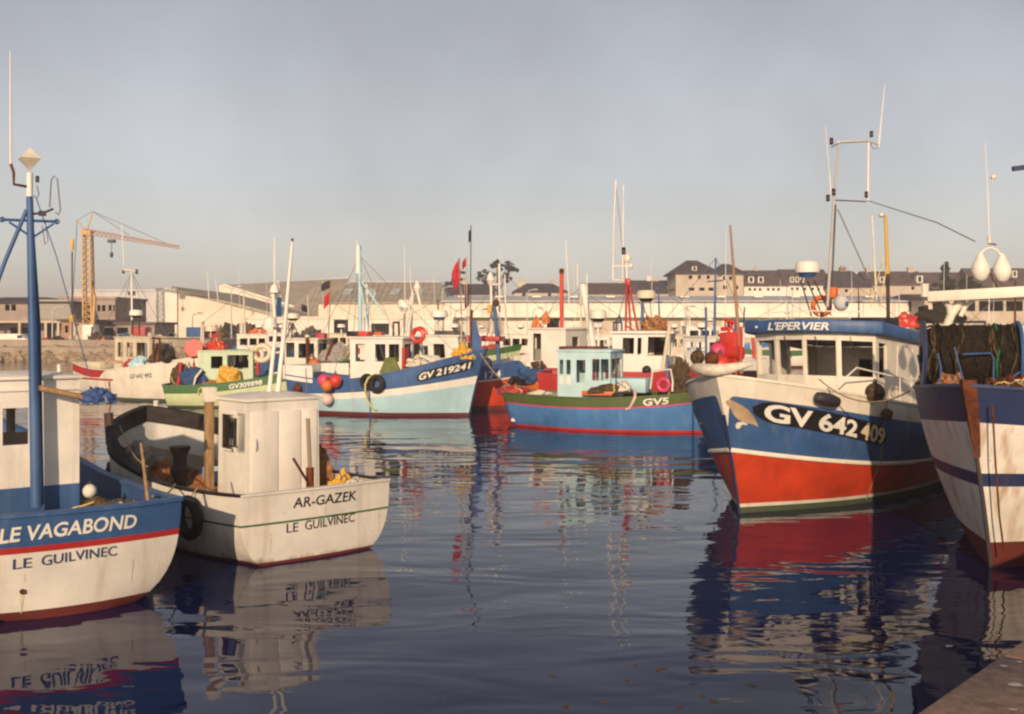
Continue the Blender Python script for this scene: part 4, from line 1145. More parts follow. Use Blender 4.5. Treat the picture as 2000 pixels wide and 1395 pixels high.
g = make_boat("fishing_boat", "white wooden boat with white wheelhouse and thin green line, AR-GAZEK on its transom", (-0.67, 0.74), 6.1, 3.0,
              [('z', 0.045, BOOT), ('f', 0.57, WHITEPL), ('f', 0.60, GREEN), ('s', 0.0, WHITEPL)], 1.08, 1.02, 1.72, 0.28, 2.1,
              stern=(-3.06, 16.98), rake_b=0.35, rake_s=0.05, wt=0.90, nb=4.6, tm=0.42, d=0.7, ds=0.16,
              es=0.30, em=0.34, eb=0.6, ks=3.2, camber=0.07, bulwark=0.5, cap=BLKWOOD, tcap=WHITE, cap_h=.035, cap_w=.11, inner=GREYIN)
R = g.root
def transom_text(bt, name, key, y0, y1, zl, zr, h, mat, arc=0.0):
    """as read from astern: u=0 at port (left)"""
    def fn(u, v):
        y = y0 + (y1 - y0) * u
        return bt.tr(y, zl + (zr - zl) * u + arc * 4 * u * (1 - u) + v * h, 0.012)
    return lay_text(name, key, fn, mat, bt.root)
transom_text(g, "name_lettering", "gaz", 0.50, -0.66, 0.83, 0.83, 0.16, LETB)
transom_text(g, "port_lettering", "gazport1", 0.60, 0.40, 0.46, 0.465, 0.14, LETB); transom_text(g, "port_lettering", "gazport2", 0.28, -0.64, 0.467, 0.49, 0.14, LETB)
# wheelhouse near the stern
x0 = -g.L / 2
zd = 0.55
wb = [(x0 + 1.5, 0.42, zd), (x0 + 1.5, -0.98, zd), (x0 + 2.5, -0.98, zd), (x0 + 2.5, 0.42, zd)]
wb = [wb[0], wb[1], wb[2], wb[3]]
wt_ = [(x, -.28 + (y + .28) * .97, 2.36) for x, y, z in wb]
wh = house(R, "wheelhouse", wb, wt_, {3: [(.12, .62, .52, .88)], 1: [(.35, .7, .58, .85)], 2: [(.1, .45, .55, .88), (.55, .9, .55, .88)]}, WHITEPL, pane=GLASSC, frame_mat=WHITE, fr=.03, rad=.03)
# edge 0 is the aft wall: doors with panel joints
for (ya, yb_) in ((.34, -.16), (-.18, -.60), (-.62, -.92)):
    m = MB(); m.box((x0 + 1.5 - .012, (ya + yb_) / 2, 1.42), (.024, abs(ya - yb_), 1.56)); m.build("door_panel", WHITE, wh, bevel=.006, smooth=30)
m = MB(); m.tube([(x0 + 1.47, .26, 1.75), (x0 + 1.45, .26, 1.70), (x0 + 1.45, .26, 1.60), (x0 + 1.47, .26, 1.55)], .012, 6); m.build("door_handle", STEEL, wh)
slab(R, "wheelhouse_roof", [(x, y, z + .003) for x, y, z in wt_], .05, WHITE, bevel=.012, camber=.09, over=.05)
# rudder stock and tiller against the aft wall
m = MB(); m.tube([(x0 + .75, -.33, .6), (x0 + .75, -.33, 1.30)], .065, 10); m.build("rudder_head", RUST, R)
m = MB(); m.tube([(x0 + .75, -.33, 1.25), (x0 + .85, -.35, 2.10)], .035, 8); m.build("steering_post", paint("grey_brown_timber", (.25, .2, .15)), R)
m = MB(); m.tube([(x0 + .72, -.30, 1.02), (x0 + .55, .10, 1.50)], .022, 6); m.build("tiller", RUST, R)
# timber post beside the wheelhouse
pp = (x0 + 2.62, .52)
m = MB(); m.box((pp[0], pp[1], 1.42), (.13, .13, 1.85)); m.build("timber_post", WOOD, R, bevel=.012)
m = MB(); m.box((pp[0] - .01, pp[1], 2.45), (.20, .20, .26)); m.build("post_cap", CREAMW, R, bevel=.02)
# white bipod mast on the wheelhouse roof
mx = x0 + 2.0
A = lambda px, py, y=0.0: g.XP(px, py, mx)
m1 = [A(541, 783), A(556, 640), A(571, 472)]; m2 = [A(524, 783), A(538, 650), A(533, 560)]
pole(R, "mast_leg", m1, [.045, .04, .022], WHITE); pole(R, "mast_leg", m2, [.04, .035, .03], WHITE)
m = MB(); m.tube([A(528, 730), A(546, 728)], .02, 6); m.tube([A(530, 690), A(551, 688)], .02, 6); m.tube([A(536, 640), A(556, 640)], .02, 6); m.build("mast_rung", WHITE, R)
m = MB(); p = A(536, 566); m.lathe(p, [(.02, -.1), (.09, -.05), (.06, .06), (.02, .1)], 10); m.tube([p, p + V3((0, 0, .9))], .012, 6); m.build("aerial", WHITE, R)
m = MB(); p = A(543, 548); m.tube([A(528, 580), p, A(549, 585)], .012, 6); m.build("light_bracket", WHITE, R)
lamp(R, A(571, 470), .035, BLACK)
m = MB(); p = A(528, 628); m.lathe(p, [(.13, -.1), (.10, .05), (.03, .10)], 10); m.build("horn", WHITE, R)
m = MB(); p = A(545, 600); m.box(p, (.06, .06, .34)); m.build("blue_bracket", BLUE, R)
lamp(R, A(525, 772), .05, WHITE, "deck_lamp")
# dark winch, hauler and bow roller
w = V3((x0 + 3.9, .45, .42))
m = MB(); m.lathe(w, [(.20, -.05), (.12, .1), (.11, .45), (.18, .60), (.18, .62), (.12, .70), (.12, .85), (.19, 1.0), (.19, 1.03)], 14); m.build("capstan", DKWOOD, R, smooth=35)
# raised dark apron round the bow
m = MB()
for side in (1, -1):
    ptsA = [g.pt(t, g.sheer(t), side) + V3((0, 0, .05)) for t in [0.50 + .499 * (i / 16) ** .8 for i in range(17)]]
    hts = [0.02 + .25 * smoothstep(0, .45, i / 16) for i in range(17)]
    vs_ = []
    for q, hh in zip(ptsA, hts):
        ins = V3((-.03, -side * .10, 0))
        vs_ += [q + V3((0, side * .02, 0)), q + V3((0, side * .05, hh)), q + ins + V3((0, 0, hh)), q + ins]
    fs = []
    for i in range(16):
        for k in range(4): fs.append((i * 4 + k, i * 4 + (k + 1) % 4, (i + 1) * 4 + (k + 1) % 4, (i + 1) * 4 + k))
    m.add(vs_, fs)
m.build("washboard", BLKWOOD, R, smooth=40)
bwx = g.L / 2
m = MB(); m.tube([(bwx - .65, 1.1, 1.4), (bwx - .60, 1.12, 2.0)], .09, 8); m.build("mooring_bitt", DKWOOD, R)
lamp(R, g.C(305, 792, -.35), .10, WHITE, "deck_lamp"); lamp(R, g.C(308, 812, -.33), .10, WHITE, "deck_lamp")
# gear lying in the boat
def gw(x, y, z): return g.world((x, y, z))
heap(gw(x0 + 4.6, .35, .58), (.9, .8, .45), NETO, "orange brown net heaped behind the dark capstan", seed=2, rz=.5)
heap(gw(x0 + 3.6, -.1, .5), (1.3, 1.0, .40), NETO, "orange net spread beside the white wheelhouse", seed=5, rz=.2)
heap(gw(x0 + 5.0, .75, .72), (.75, .6, .62), NETW, "grey net and floats bundled in the bow", seed=7, amp=.6, freq=2.5)
heap(gw(x0 + 5.3, .95, .85), (.5, .45, .45), NETGR, "black tarred net lump at the port bow", seed=9)
crate(gw(x0 + 4.0, -.95, .55), (.8, .5, .32), g.ang, NETG, "green fish box under the starboard rail, lower of two")
crate(gw(x0 + 4.05, -.93, .88), (.8, .5, .32), g.ang + .15, NETG, "green fish box under the starboard rail, upper of two")
crate(gw(x0 + 3.2, .05, .86), (.7, .45, .22), g.ang - .3, PALEB, "pale blue fish box on the orange net")
heap(gw(x0 + 1.0, -1.08, .68), (.45, .3, .42), OILY, "yellow oilskins bundled by the starboard quarter", "oilskins", "oilskin_bundle", 4)
heap(gw(x0 + 2.1, -1.16, .72), (.9, .25, .75), NETO, "brown sacking heaped right of the wheelhouse", "sacking", "sack_heap", 12)
heap(gw(x0 + .5, -1.05, .78), (.35, .28, .30), CANVAS, "white canvas lump on the starboard stern corner", "canvas", "canvas_lump", 15)
tp = g.pt(.19, .66, 1, .16); tn = (g.pt(.19, .66, 1, .2) - g.pt(.19, .66, 1))
tyre(g.world(tp), .27, .085, g.M.to_3x3() @ tn, "black tyre hung between the two nearest white sterns")
rope_line("fender_rope", [g.world(tp + V3((0, 0, .27))), g.world(g.pt(.19, g.sheer(.19) + .07, 1))], .012, ROPE, "short rope holding the tyre between the two sterns")

# ------------------------------------------------------------------ LE VAGABOND at the left edge
v = make_boat("fishing_boat", "blue and white boat with tall blue mast, LE VAGABOND on its transom", (-0.59, 0.81), 9.0, 3.1,
              [('z', 0.12, BOOT), ('f', 0.655, WHITEPL), ('f', 0.715, RED), ('s', 0.0, BLUE)], 1.31, 1.16, 2.2, 0.4, 2.0,
              stern=(-5.58, 13.70), rake_b=0.5, rake_s=0.22, wt=0.86, nb=2.7, tm=0.42, d=0.7, ds=0.10, es=0.34, em=0.36, eb=0.6, ks=3.0, camber=0.16,
              bulwark=0.55, cap=BLUE, inner=BLUE)
R = v.root
transom_text(v, "name_lettering", "vag", 0.90, -0.72, 1.00, 1.02, 0.19, LETW, .02)
transom_text(v, "port_lettering", "vagport1", 0.74, 0.53, 0.67, 0.675, 0.125, LETBL); transom_text(v, "port_lettering", "vagport2", 0.42, -0.48, 0.68, 0.70, 0.125, LETBL, .01)
m = MB(); c = v.tr(.62, .38); m.lathe(c + V3((-.01, 0, 0)), [(.034, -.02), (.034, .02)], 12, 0, Matrix.Rotation(math.pi / 2, 3, 'Y')); m.build("exhaust_pipe", RUST, R)
def stain(bt, y, z0, z1, w, name="rust_stain"):
    m = MB(); vs_ = []
    for i in range(9):
        z = z0 + (z1 - z0) * i / 8; ww = w * (.55 + .5 * noise.noise(V3((i * .9, y * 7, z0 * 3)))) * (1 - .75 * (i / 8) ** 2); o_ = .3 * w * noise.noise(V3((i * .7, 3, y)))
        vs_ += [bt.tr(y + o_ - ww, z, .004), bt.tr(y + o_ + ww, z, .004)]
    m.add(vs_, [(2 * i, 2 * i + 1, 2 * i + 3, 2 * i + 2) for i in range(8)]); return m.build(name, STAIN, bt.root, smooth=0)
STAIN = rough_mat("thin_rust_stain", (.50, .38, .25), (.66, .57, .45), 9, bump=.05)
stain(v, .62, .36, .10, .035); stain(v, .60, .60, .48, .02); stain(g, -.08, .80, .66, .018); stain(g, -1.15, .60, .25, .02); stain(g, .85, .50, .15, .018); stain(v, -.7, .62, .30, .016)
x0 = -v.L / 2
wb = [(x0 + 2.0, .62, .7), (x0 + 2.0, -.60, .7), (x0 + 3.6, -.60, .7), (x0 + 3.6, .62, .7)]
wt_ = [(x, y, 2.86) for x, y, z in wb]
wh = house(R, "wheelhouse", wb, wt_, {0: [(.16, .44, .58, .82)], 1: [(.3, .6, .6, .82)], 2: [(.1, .45, .6, .85), (.55, .9, .6, .85)]}, WHITEPL, pane=GLASSD, frame_mat=WHITE, fr=.03, rad=.02, bands=[(.30, BLUE)])
slab(R, "wheelhouse_roof", [(x, y, z + .003) for x, y, z in wt_], .05, WHITE, bevel=.012, camber=.05, over=.06)
m = MB(); m.box((x0 + 1.985, .01, 2.72), (.03, 1.25, .03)); m.build("drip_moulding", WHITE, R, smooth=0)
mx = x0 + 1.7
A = lambda px, py: v.XP(px, py, mx)
pole(R, "mast", [A(71, 990), A(64, 640), A(58, 384)], [.078, .062, .045], BLUE, 14)
pole(R, "mast_top", [A(58, 386), A(58, 338)], .042, WHITE, 12)
pole(R, "mast_brace", [v.XP(82, 985, mx + .12), v.XP(76, 640, mx + .1), v.XP(62, 420, mx + .03)], [.03, .028, .02], BLUE)
pole(R, "mast_stay", [A(-30, 620), A(10, 510), A(52, 410)], .028, BLUE)
m = MB(); m.tube([A(3, 429), A(112, 433)], .02, 8); m.torus(A(4, 429), .03, .012, Matrix.Rotation(math.pi / 2, 3, 'Y'), 12, 6); m.torus(A(111, 433), .03, .012, Matrix.Rotation(math.pi / 2, 3, 'Y'), 12, 6); m.build("crosstree", BLUE, R)
m = MB(); m.tube([A(18, 434), A(57, 460)], .016, 6); m.tube([A(105, 437), A(67, 462)], .016, 6); m.build("crosstree_strut", BLUE, R)
# octahedral radar reflector
c = A(58, 310); m = MB(); k = .16
m.add([c + V3(q) for q in ((0, 0, k * .95), (k * .8, k * .8, 0), (-k * .8, k * .8, 0), (-k * .8, -k * .8, 0), (k * .8, -k * .8, 0), (0, 0, -k * 1.1))], [(0, 1, 2), (0, 2, 3), (0, 3, 4), (0, 4, 1), (5, 2, 1), (5, 3, 2), (5, 4, 3), (5, 1, 4)])
m.build("radar_reflector", CREAMW, R, smooth=0)
pole(R, "whip_aerial", [A(21, 322), A(20, 100)], [.016, .008], WHITE)
m = MB(); m.tube([A(21, 320), A(27, 338), A(27, 360), A(60, 366)], .02, 8); m.build("aerial_bracket", RUST, R)
m = MB(); m.tube([A(97, 405), A(100, 352), A(106, 344), A(112, 350), A(118, 410), A(114, 420), A(108, 415)], .009, 6); m.build("loop_aerial", WIRE, R)
m = MB(); m.tube([A(64, 418), A(85, 416), A(104, 408)], .018, 6); m.box(A(83, 417), (.06, .09, .07)); m.build("lamp_bracket", DSTEEL, R)
lamp(R, A(73, 350), .045, DSTEEL); 
m = MB(); m.tube([A(72, 362), A(76, 380), A(72, 388), A(66, 382)], .008, 6); m.build("lamp_cable", WIRE, R)
m = MB(); m.tube([A(82, 440), A(88, 478), A(94, 470), A(88, 432)], .006, 6); m.build("signal_halyard", WIRE, R)
pole(R, "backstay", [A(70, 385), v.XP(110, 500, mx - .1), v.XP(175, 735, mx - .2)], .007, ROPEB)
# boom with a blue rope bundle
pb0 = A(72, 757); pb1 = v.XP(212, 786, mx - .3)
pole(R, "boom", [pb0, pb1], [.045, .035], WOOD)
o = heap(v.world(v.XP(192, 788, mx - .3)), (.42, .24, .2), ROPEB, "blue rope bundle tied to the wooden boom end", "rope", "rope_bundle", 3, .6, freq=3)
lamp(R, V3((x0 + 2.4, -.42, 3.0)), .06, WHITE, "deck_lamp")
# quarter post with line, gear inside
pole(R, "quarter_post", [(x0 + .25, -1.05, 1.2), (x0 + .75, -1.1, 2.0)], [.03, .02], WOOD)
heap(v.world((x0 + 1.2, -.85, .75)), (1.3, .5, .42), NETBR, "dark brown net heap inside the blue stern", seed=21)
heap(v.world((x0 + .55, -.75, .95)), (.3, .25, .26), OILO, "orange gloves and rags on the blue stern deck", "rags", "rag_pile", 22, .6)
buoy(v.world((x0 + 1.98, -.74, 1.22)), .10, CANVAS, "small white float beside the white wheelhouse of the blue mast boat")
rope_line("mooring_rope", [v.world((x0 + .55, -1.12, 1.7)), g.world(g.pt(.92, g.sheer(.92) + .2, 1))], .012, ROPE, "thin mooring line from the blue stern to the dark bow", sag=.15)
rope_line("mooring_rope", [v.world((x0 + .25, -1.1, 1.33)), g.world(g.pt(.3, g.sheer(.3) + .07, 1))], .014, ROPE, "slack mooring line between the two nearest sterns", sag=.08)

# ------------------------------------------------------------------ L'EPERVIER
E_SPEC = [('z', 0.12, BOOTG), ('z', 0.19, CREAMW),
          ('z', lambda t: .64 + .58 * t ** 4, REDOR), ('z', lambda t: .71 + .60 * t ** 4, CREAMW),
          ('s', lambda t: .30 + .06 * t + .66 * smoothstep(.990, 1.0, t) ** 1.1, BLUE), ('s', 0.0, CREAMW)]
e = make_boat("trawler", "blue, white and orange-red trawler with a bird painted at its bow, L'EPERVIER on the wheelhouse", (-0.62, -0.78), 11.0, 4.3,
              E_SPEC, 1.9, 1.75, 2.70, 0.30, 2.0, bow=(4.41, 20.94), rake_b=.95, rake_s=.2, wt=.85, nb=5.2, tm=.42, d=1.1, ds=.3, es=.32, em=.36, eb=.95, ks=2.4, kb=1.05,
              bulwark=.75, cap=CREAMW, inner=CREAMW, cap_w=.16, N=60)
R = e.root
e.stem(NAVY, .03, z1=1.95)
e.strake(lambda t: .675 + .59 * t ** 4, .045, CREAMW)
# registration plate and numbers
t0, z0 = e.pick(1472, 822, 1); t1, z1 = e.pick(1728, 874, 1)
pts = []
hh = .42; N = 30
mb = MB()
vs_ = []
for i in range(N + 1):
    u = i / N
    endr = min(1.0, math.sqrt(max(0, 1 - (1 - min(1, u * 9)) ** 2)), math.sqrt(max(0, 1 - (1 - min(1, (1 - u) * 9)) ** 2)))
    t = t0 + (t1 - t0) * u; z = z0 + (z1 - z0) * u + hh / 2
    for k in range(7):
        vs_.append(e.pt(t, z + hh * .5 * (k / 3 - 1) * max(.3, endr), 1, .008))
fs = [(i * 7 + k, (i + 1) * 7 + k, (i + 1) * 7 + k + 1, i * 7 + k + 1) for i in range(N) for k in range(6)]
mb.add(vs_, fs); mb.build("number_plate", BLACK, R, smooth=60)
for key, ua, ub, mt in (("epreg", .05, .31, LETW), ("epreg2", .35, .655, LETW), ("epreg3", .69, .97, LETY)):
    fn = lambda u, w_: e.pt(t0 + (t1 - t0) * (ua + (ub - ua) * u), z0 + (z1 - z0) * (ua + (ub - ua) * u) + hh * (.08 + .84 * w_), 1, .020)
    lay_text("registration_lettering", key, fn, mt, R)
# painted hawk emblem, one each bow
def poly_on(bt, name, pix, side, mat, off=.012):
    """outline given by hull coordinates; laid as a flat painted shape"""
    tz = [bt.pick(a, b, side) for a, b in pix]
    mb = MB(); vs_ = [bt.pt(t, z, side, off) for t, z in tz]
    mb.add(vs_, [tuple(range(len(vs_)))])
    return mb.build(name, mat, bt.root, smooth=0)
HAWK = paint("hawk_paint", (.46, .33, .20), wear=.45, dirt=(.3, .18, .1), scale=4, var=.3)
poly_on(e, "hawk_body", [(1417, 783), (1425, 780), (1434, 784), (1447, 790), (1461, 800), (1471, 813), (1478, 825), (1481, 834), (1474, 830), (1464, 827), (1451, 823), (1441, 819), (1432, 809), (1427, 798), (1420, 791)], 1, HAWK)
poly_on(e, "hawk_wing", [(1450, 823), (1460, 827), (1459, 830), (1449, 829), (1444, 837), (1438, 837), (1436, 831), (1439, 825)], 1, paint("hawk_wing_paint", (.72, .66, .52), wear=.2), .014)
poly_on(e, "hawk_body", [(1352, 795), (1357, 800), (1365, 812), (1374, 826), (1368, 830), (1358, 818), (1351, 806)], -1, HAWK)
# wheelhouse
xf = 2.5
zt_ = lambda x: 3.50 + .10 * (x - xf)
foot = [(xf - .42, 1.45), (xf - .07, .80), (xf + .06, .12), (xf - .07, -.56), (xf - .42, -1.20), (xf - 3.75, -1.24), (xf - 3.75, 1.46)]
foot = [foot[5], foot[4], foot[3], foot[2], foot[1], foot[0], foot[6]]
wb = [(x, y, 1.2) for x, y in foot]
wt_ = [(x + (.20 if x > 0 else 0), .12 + (y - .12) * 1.03, zt_(x)) for x, y in foot]
vw = (.60, .93)
win = {1: [(.08, .92, *vw)], 2: [(.07, .93, *vw)], 3: [(.07, .93, *vw)], 4: [(.08, .92, *vw)], 5: [(.05, .19, vw[0], vw[1])], 0: [(.80, .95, *vw), (.2, .5, *vw)], 6: [(.4, .6, .1, .85)]}
wh = house(R, "wheelhouse", wb, wt_, win, CREAMW, pane=GLASS, frame_mat=CREAMW, fr=.03, rad=.10, depth=.07)
roof = slab(R, "wheelhouse_roof", [(x, y, z + .003) for x, y, z in wt_], .27, BLUE, bevel=.05, camber=.05, over=.20)
# door outline on the port side
m = MB()
for a, b_ in (((xf - 1.55, 1.45, 1.3), (xf - 1.55, 1.49, 3.2)), ((xf - 2.5, 1.455, 1.3), (xf - 2.5, 1.495, 3.1)), ((xf - 2.5, 1.475, 2.45), (xf - 1.55, 1.475, 2.45))): m.bar(a, b_, .025)
m.build("door_frame", WHITE, R, smooth=0)
# name on the fascia: laid over the front facets of the roof edge
fr_ = [V3((x + (.20 if x > 0 else 0), .12 + (y - .12) * 1.03, zt_(x))) for x, y in [foot[1], foot[2], foot[3], foot[4], foot[5]]]
cc = sum((V3(p) for p in wt_), V3()) / 7
edge = []
for p in fr_:
    dd = p - cc; dd.z = 0; edge.append(p + dd.normalized() * .24)
cum = [0]
for i in range(4): cum.append(cum[-1] + (edge[i + 1] - edge[i]).length)
def on_edge(sv, z, off):
    for i in range(4):
        if sv <= cum[i + 1] or i == 3:
            q = (sv - cum[i]) / (cum[i + 1] - cum[i]); p = edge[i].lerp(edge[i + 1], q)
            t = (edge[i + 1] - edge[i]); n = V3((t.y, -t.x, 0)).normalized()
            return p + n * off + V3((0, 0, z))
sa, sb = cum[1] + .05, cum[2] + .62
lay_text("name_lettering", "epname", lambda u, w_: on_edge(sa + (sb - sa) * u, .05 + .17 * w_, .018), LETW, roof)
m = MB(); p = on_edge(cum[1] - .35, .13, .015); m.ball(p, .03, 10); m.build("name_ornament", LETW, roof)
m = MB(); zz = 3.50 + .27 + .14
m.tube([(xf - .1, -.95, zz + .02), (xf + .1, .1, zz + .05), (xf - .1, 1.2, zz + .02)], .014, 6); m.build("grab_rail", WHITE, R)
for yq in (-.8, -.3, .35, 1.0): pole(R, "grab_rail_foot", [(xf + .02 - abs(yq) * .1, yq, zz - .12), (xf + .02 - abs(yq) * .1, yq, zz + .03)], .012, WHITE)
for i_, (ya, yb2) in enumerate(((.37, .52), (1.1, 1.2), (-.33, -.18))):
    m = MB(); xx = xf + .30 - .13 * abs(ya - .12); m.tube([(xx, ya, 3.42), (xx - .06, yb2, 2.95)], .010, 5); m.build("wiper", BLACK, R)
for (xq, zq) in ((xf - .95, 2.05), (xf - 1.2, 2.05), (xf - 2.9, 2.2)):
    m = MB(); m.lathe((xq, 1.47, zq), [(.09, -.02), (.09, .03), (.06, .04)], 14, 0, Matrix.Rotation(-math.pi / 2, 3, 'X')); m.build("vent_cowl", CREAM, R)
m = MB(); m.tube([(xf - 1.65, 1.50, 2.35), (xf - 1.65, 1.53, 2.30), (xf - 1.65, 1.53, 2.15), (xf - 1.65, 1.50, 2.10)], .012, 6); m.build("door_handle", STEEL, R)
# roof gear (centre plane)
Q = lambda px, py, y=0.0: e.C(px, py, y)
def ep(name, pix, r, mat, y=0.0, n=8): return pole(R, name, [Q(a, b, y) for a, b in pix], r, mat, n)
c = Q(1577, 530, -.1); radar(R, c, .26, .29, WHITE, BLUE)
ep("radar_leg", [(1564, 548), (1585, 618)], .016, DSTEEL, .1); ep("radar_leg", [(1590, 548), (1622, 615)], .016, DSTEEL, -.1); ep("radar_leg", [(1577, 550), (1606, 616)], .016, DSTEEL, -.3)
ep("mast_pole", [(1616, 600), (1628, 400), (1638, 280)], [.035, .03, .024], STEEL, 0, 10)
ep("mast_pole", [(1623, 600), (1632, 400)], .02, DSTEEL, -.12)
ep("mast_pole", [(1696, 275), (1695, 392)], .028, WHITE)
ep("mast_yard", [(1637, 278), (1698, 275)], .03, WHITE); ep("mast_yard", [(1628, 391), (1692, 394)], .014, RUST)
ep("mast_stay", [(1636, 408), (1718, 590)], .016, STEEL); ep("aerial_pole", [(1703, 420), (1712, 585)], .022, WHITE)
ep("whip_aerial", [(1612, 245), (1623, 380)], [.008, .02], WHITE); ep("whip_aerial", [(1728, 165), (1716, 288)], [.008, .022], WHITE)
ep("aerial_bracket", [(1696, 276), (1717, 283)], .016, CREAM); ep("aerial_bracket", [(1637, 280), (1624, 288)], .014, WIRE)
for px, py in ((1624, 276), (1702, 262), (1617, 387), (1628, 375), (1692, 380)): lamp(R, Q(px, py), .075)
ep("cable", [(1700, 278), (1704, 290), (1711, 291), (1714, 284)], .007, WIRE)
yp = .95
ep("post_shaft", [(1735, 640), (1734, 535)], .045, DKWOOD, yp); ep("post_shaft", [(1734, 535), (1729, 420)], [.045, .035], YELLOW, yp)
m = MB(); m.ball(Q(1722, 420, yp), .07, 10, .8); m.build("post_lamp", CREAMW, R)
ep("guy_rope", [(1726, 500), (1700, 600)], .012, ROPEY, yp); ep("guy_rope", [(1736, 500), (1718, 600)], .010, ROPEY, yp)
m = MB(); c = Q(1643, 592, .2); m.ball(c, .17, 14, 1.1); m.build("searchlight", PALER, R); m = MB(); m.ball(c + V3((.05, .13, -.02)), .06, 10); m.build("searchlight_lens", BLUE, R)
m = MB(); c = Q(1626, 572, -.1); m.box(c, (.22, .22, .26)); m.build("life_raft_light", ORANGE, R, bevel=.05)
m = MB(); m.torus(Q(1604, 598, -.45), .2, .06, Matrix.Rotation(math.pi / 2, 3, 'Y'), 20, 8); m.build("lifebuoy", ORANGE, R)
pb_ = [Q(1662, 642, .8), Q(1735, 645, .8), Q(1722, 622, .1), Q(1672, 618, .1)]
m = MB(); c = V3((.55, .85, zt_(.55) + .42)); m.box(c, (1.0, .75, .20)); m.build("skylight", BLACK, R, bevel=.02)
m = MB(); m.box((.25, 1.30, zt_(.2) + .14), (.5, .5, .03)); m.build("vent_cover", PALER, R, bevel=.01)
# foredeck rail
rz = lambda x, dz: e.deck_z(x) + dz
m = MB()
rail = [(3.9, 1.30, 2.45), (3.5, 1.55, 2.80), (2.0, 1.90, 2.55), (.2, 2.0, 2.35), (-1.6, 2.0, 2.25)]
m.tube(rail, .018, 8); m.build("hand_rail", WHITE, R)
for x, y, z in rail[2:]: pole(R, "rail_stanchion", [(x, y, z), (x, y, z - .6)], .014, WHITE)
# canvas roll and two brown floats on the stem head
pts = []
for i in range(11):
    u = i / 10; tt = .955 + .04 * math.sin(u * 3.1); side = -1 if u < .35 else 1
    pass
bh = e.X(1, 2.7)
m = MB(); m.tube([(bh - .42, -.72, 2.84), (bh - .25, -.52, 2.82), (bh - .06, -.25, 2.80), (bh + .01, .02, 2.80), (bh - .08, .26, 2.84), (bh - .24, .46, 2.90), (bh - .34, .56, 2.92)], [.06, .10, .12, .12, .10, .07, .03], 12)
cv = tag(m.build("canvas_roll", CANVAS, None, smooth=60), "rolled white canvas lashed over the trawler's stem head", "canvas"); cv.matrix_world = e.M
buoy(e.world((bh - .40, -.62, 3.02)), .14, NETBR, "left of two dark brown floats behind the canvas roll")
buoy(e.world((bh - .42, -.32, 3.00)), .14, RUST, "right of two dark brown floats behind the canvas roll")
# fenders along the port rail
t_, z_ = e.pick(1608, 776, 1); p = e.pt(t_, z_, 1, .14); q = e.pt(t_ - .06, e.sheer(t_ - .06) - .22, 1, .14); p2 = e.pt(t_ + .0, z_, 1, .14)
mb = MB(); d_ = (q - p).normalized(); mb.tube([p - d_ * .30, p - d_ * .25, p - d_ * .1, p + d_ * .1, p + d_ * .25, p + d_ * .32], [.03, .10, .125, .125, .10, .03], 12)
o = tag(mb.build("sausage_fender", paint("purple_black_fender", (.03, .022, .035), rough=.5), None, smooth=60), "purple black sausage fender on the trawler's bow rail", "fender"); o.matrix_world = e.M
t_, z_ = e.pick(1703, 770, 1); buoy(e.world(e.pt(t_, e.sheer(t_) + .12, 1, .10)), .19, NETBR, "brown ball float on the trawler's rail above its plate")
t_, z_ = e.pick(1720, 792, 1); p = e.pt(t_, z_, 1, .14); mb = MB(); mb.lump((0, 0, -.15), (.36, .2, .22), 4, .3, 1.5, 3, flat=False); o = tag(mb.build("rope_fender", NETBR, None, smooth=60), "dark rope fender hanging below the brown ball float", "fender"); o.location = e.world(p); o.rotation_euler = (0, 0, e.ang)
t_, z_ = e.pick(1728, 830, 1); rope_line("hanging_rope", [e.world(e.pt(t_, e.sheer(t_), 1, .06)), e.world(e.pt(t_, .9, 1, .03)), e.world(e.pt(t_, .1, 1, .03))], .010, ROPE, "thin rope hanging down the trawler's blue and red side")
buoy(e.world(e.pt(.56, 1.15, 1, .22)), .21, BUOYRED, "red ball fender wedged between the trawler and the rusty bow")

# ------------------------------------------------------------------ the white boat with rusty stem at the right edge
r_ = make_boat("trawler", "white boat with navy stripes, rusty stem and net drum at the right edge", (-0.71, -0.71), 12.0, 4.8,
               [('z', 0.40, BOOT), ('z', lambda t: 1.12 + .14 * t, RUSTW), ('z', lambda t: 1.30 + .16 * t, NAVY), ('s', .52, RUSTW), ('s', 0.0, NAVY)], 2.2, 2.3, 2.75, .3, 2.0,
               bow=(7.17, 16.17), rake_b=.95, rake_s=.2, wt=.85, nb=4.2, tm=.4, d=1.2, ds=.3, em=.36, eb=.78, kb=1.05, bulwark=.8, cap=NAVY, inner=NAVY, N=60)
R = r_.root
r_.stem(DSTEEL, .035, z1=2.6)
m = MB()
vs_ = []
for i in range(13):
    z = 2.85 - i / 12 * 1.15; hw = .13 - .09 * (i / 12) ** 1.5
    x = r_.X(1, min(z, 2.75))
    for s_ in (-1, 1): vs_.append(V3((x - hw * .75, s_ * hw, z)))
    vs_.append(V3((x + .085, 0, z)))
fs = []
for i in range(12):
    a = i * 3
    fs += [(a, a + 2, a + 5, a + 3), (a + 2, a + 1, a + 4, a + 5)]
m.add(vs_, fs); m.build("stem_plate", RUST, R, smooth=20)
RUN = rough_mat("rust_run", (.20, .07, .02), (.50, .30, .14), 6, bump=.1)
rope_line("mooring_chain", [W(1938, 790, 15.35), W(1944, 900, 15.5), W(1952, 1010, 15.7), W(1962, 1085, 15.8)], .014, RUST, "rusty chain hanging in front of the white bow at right")
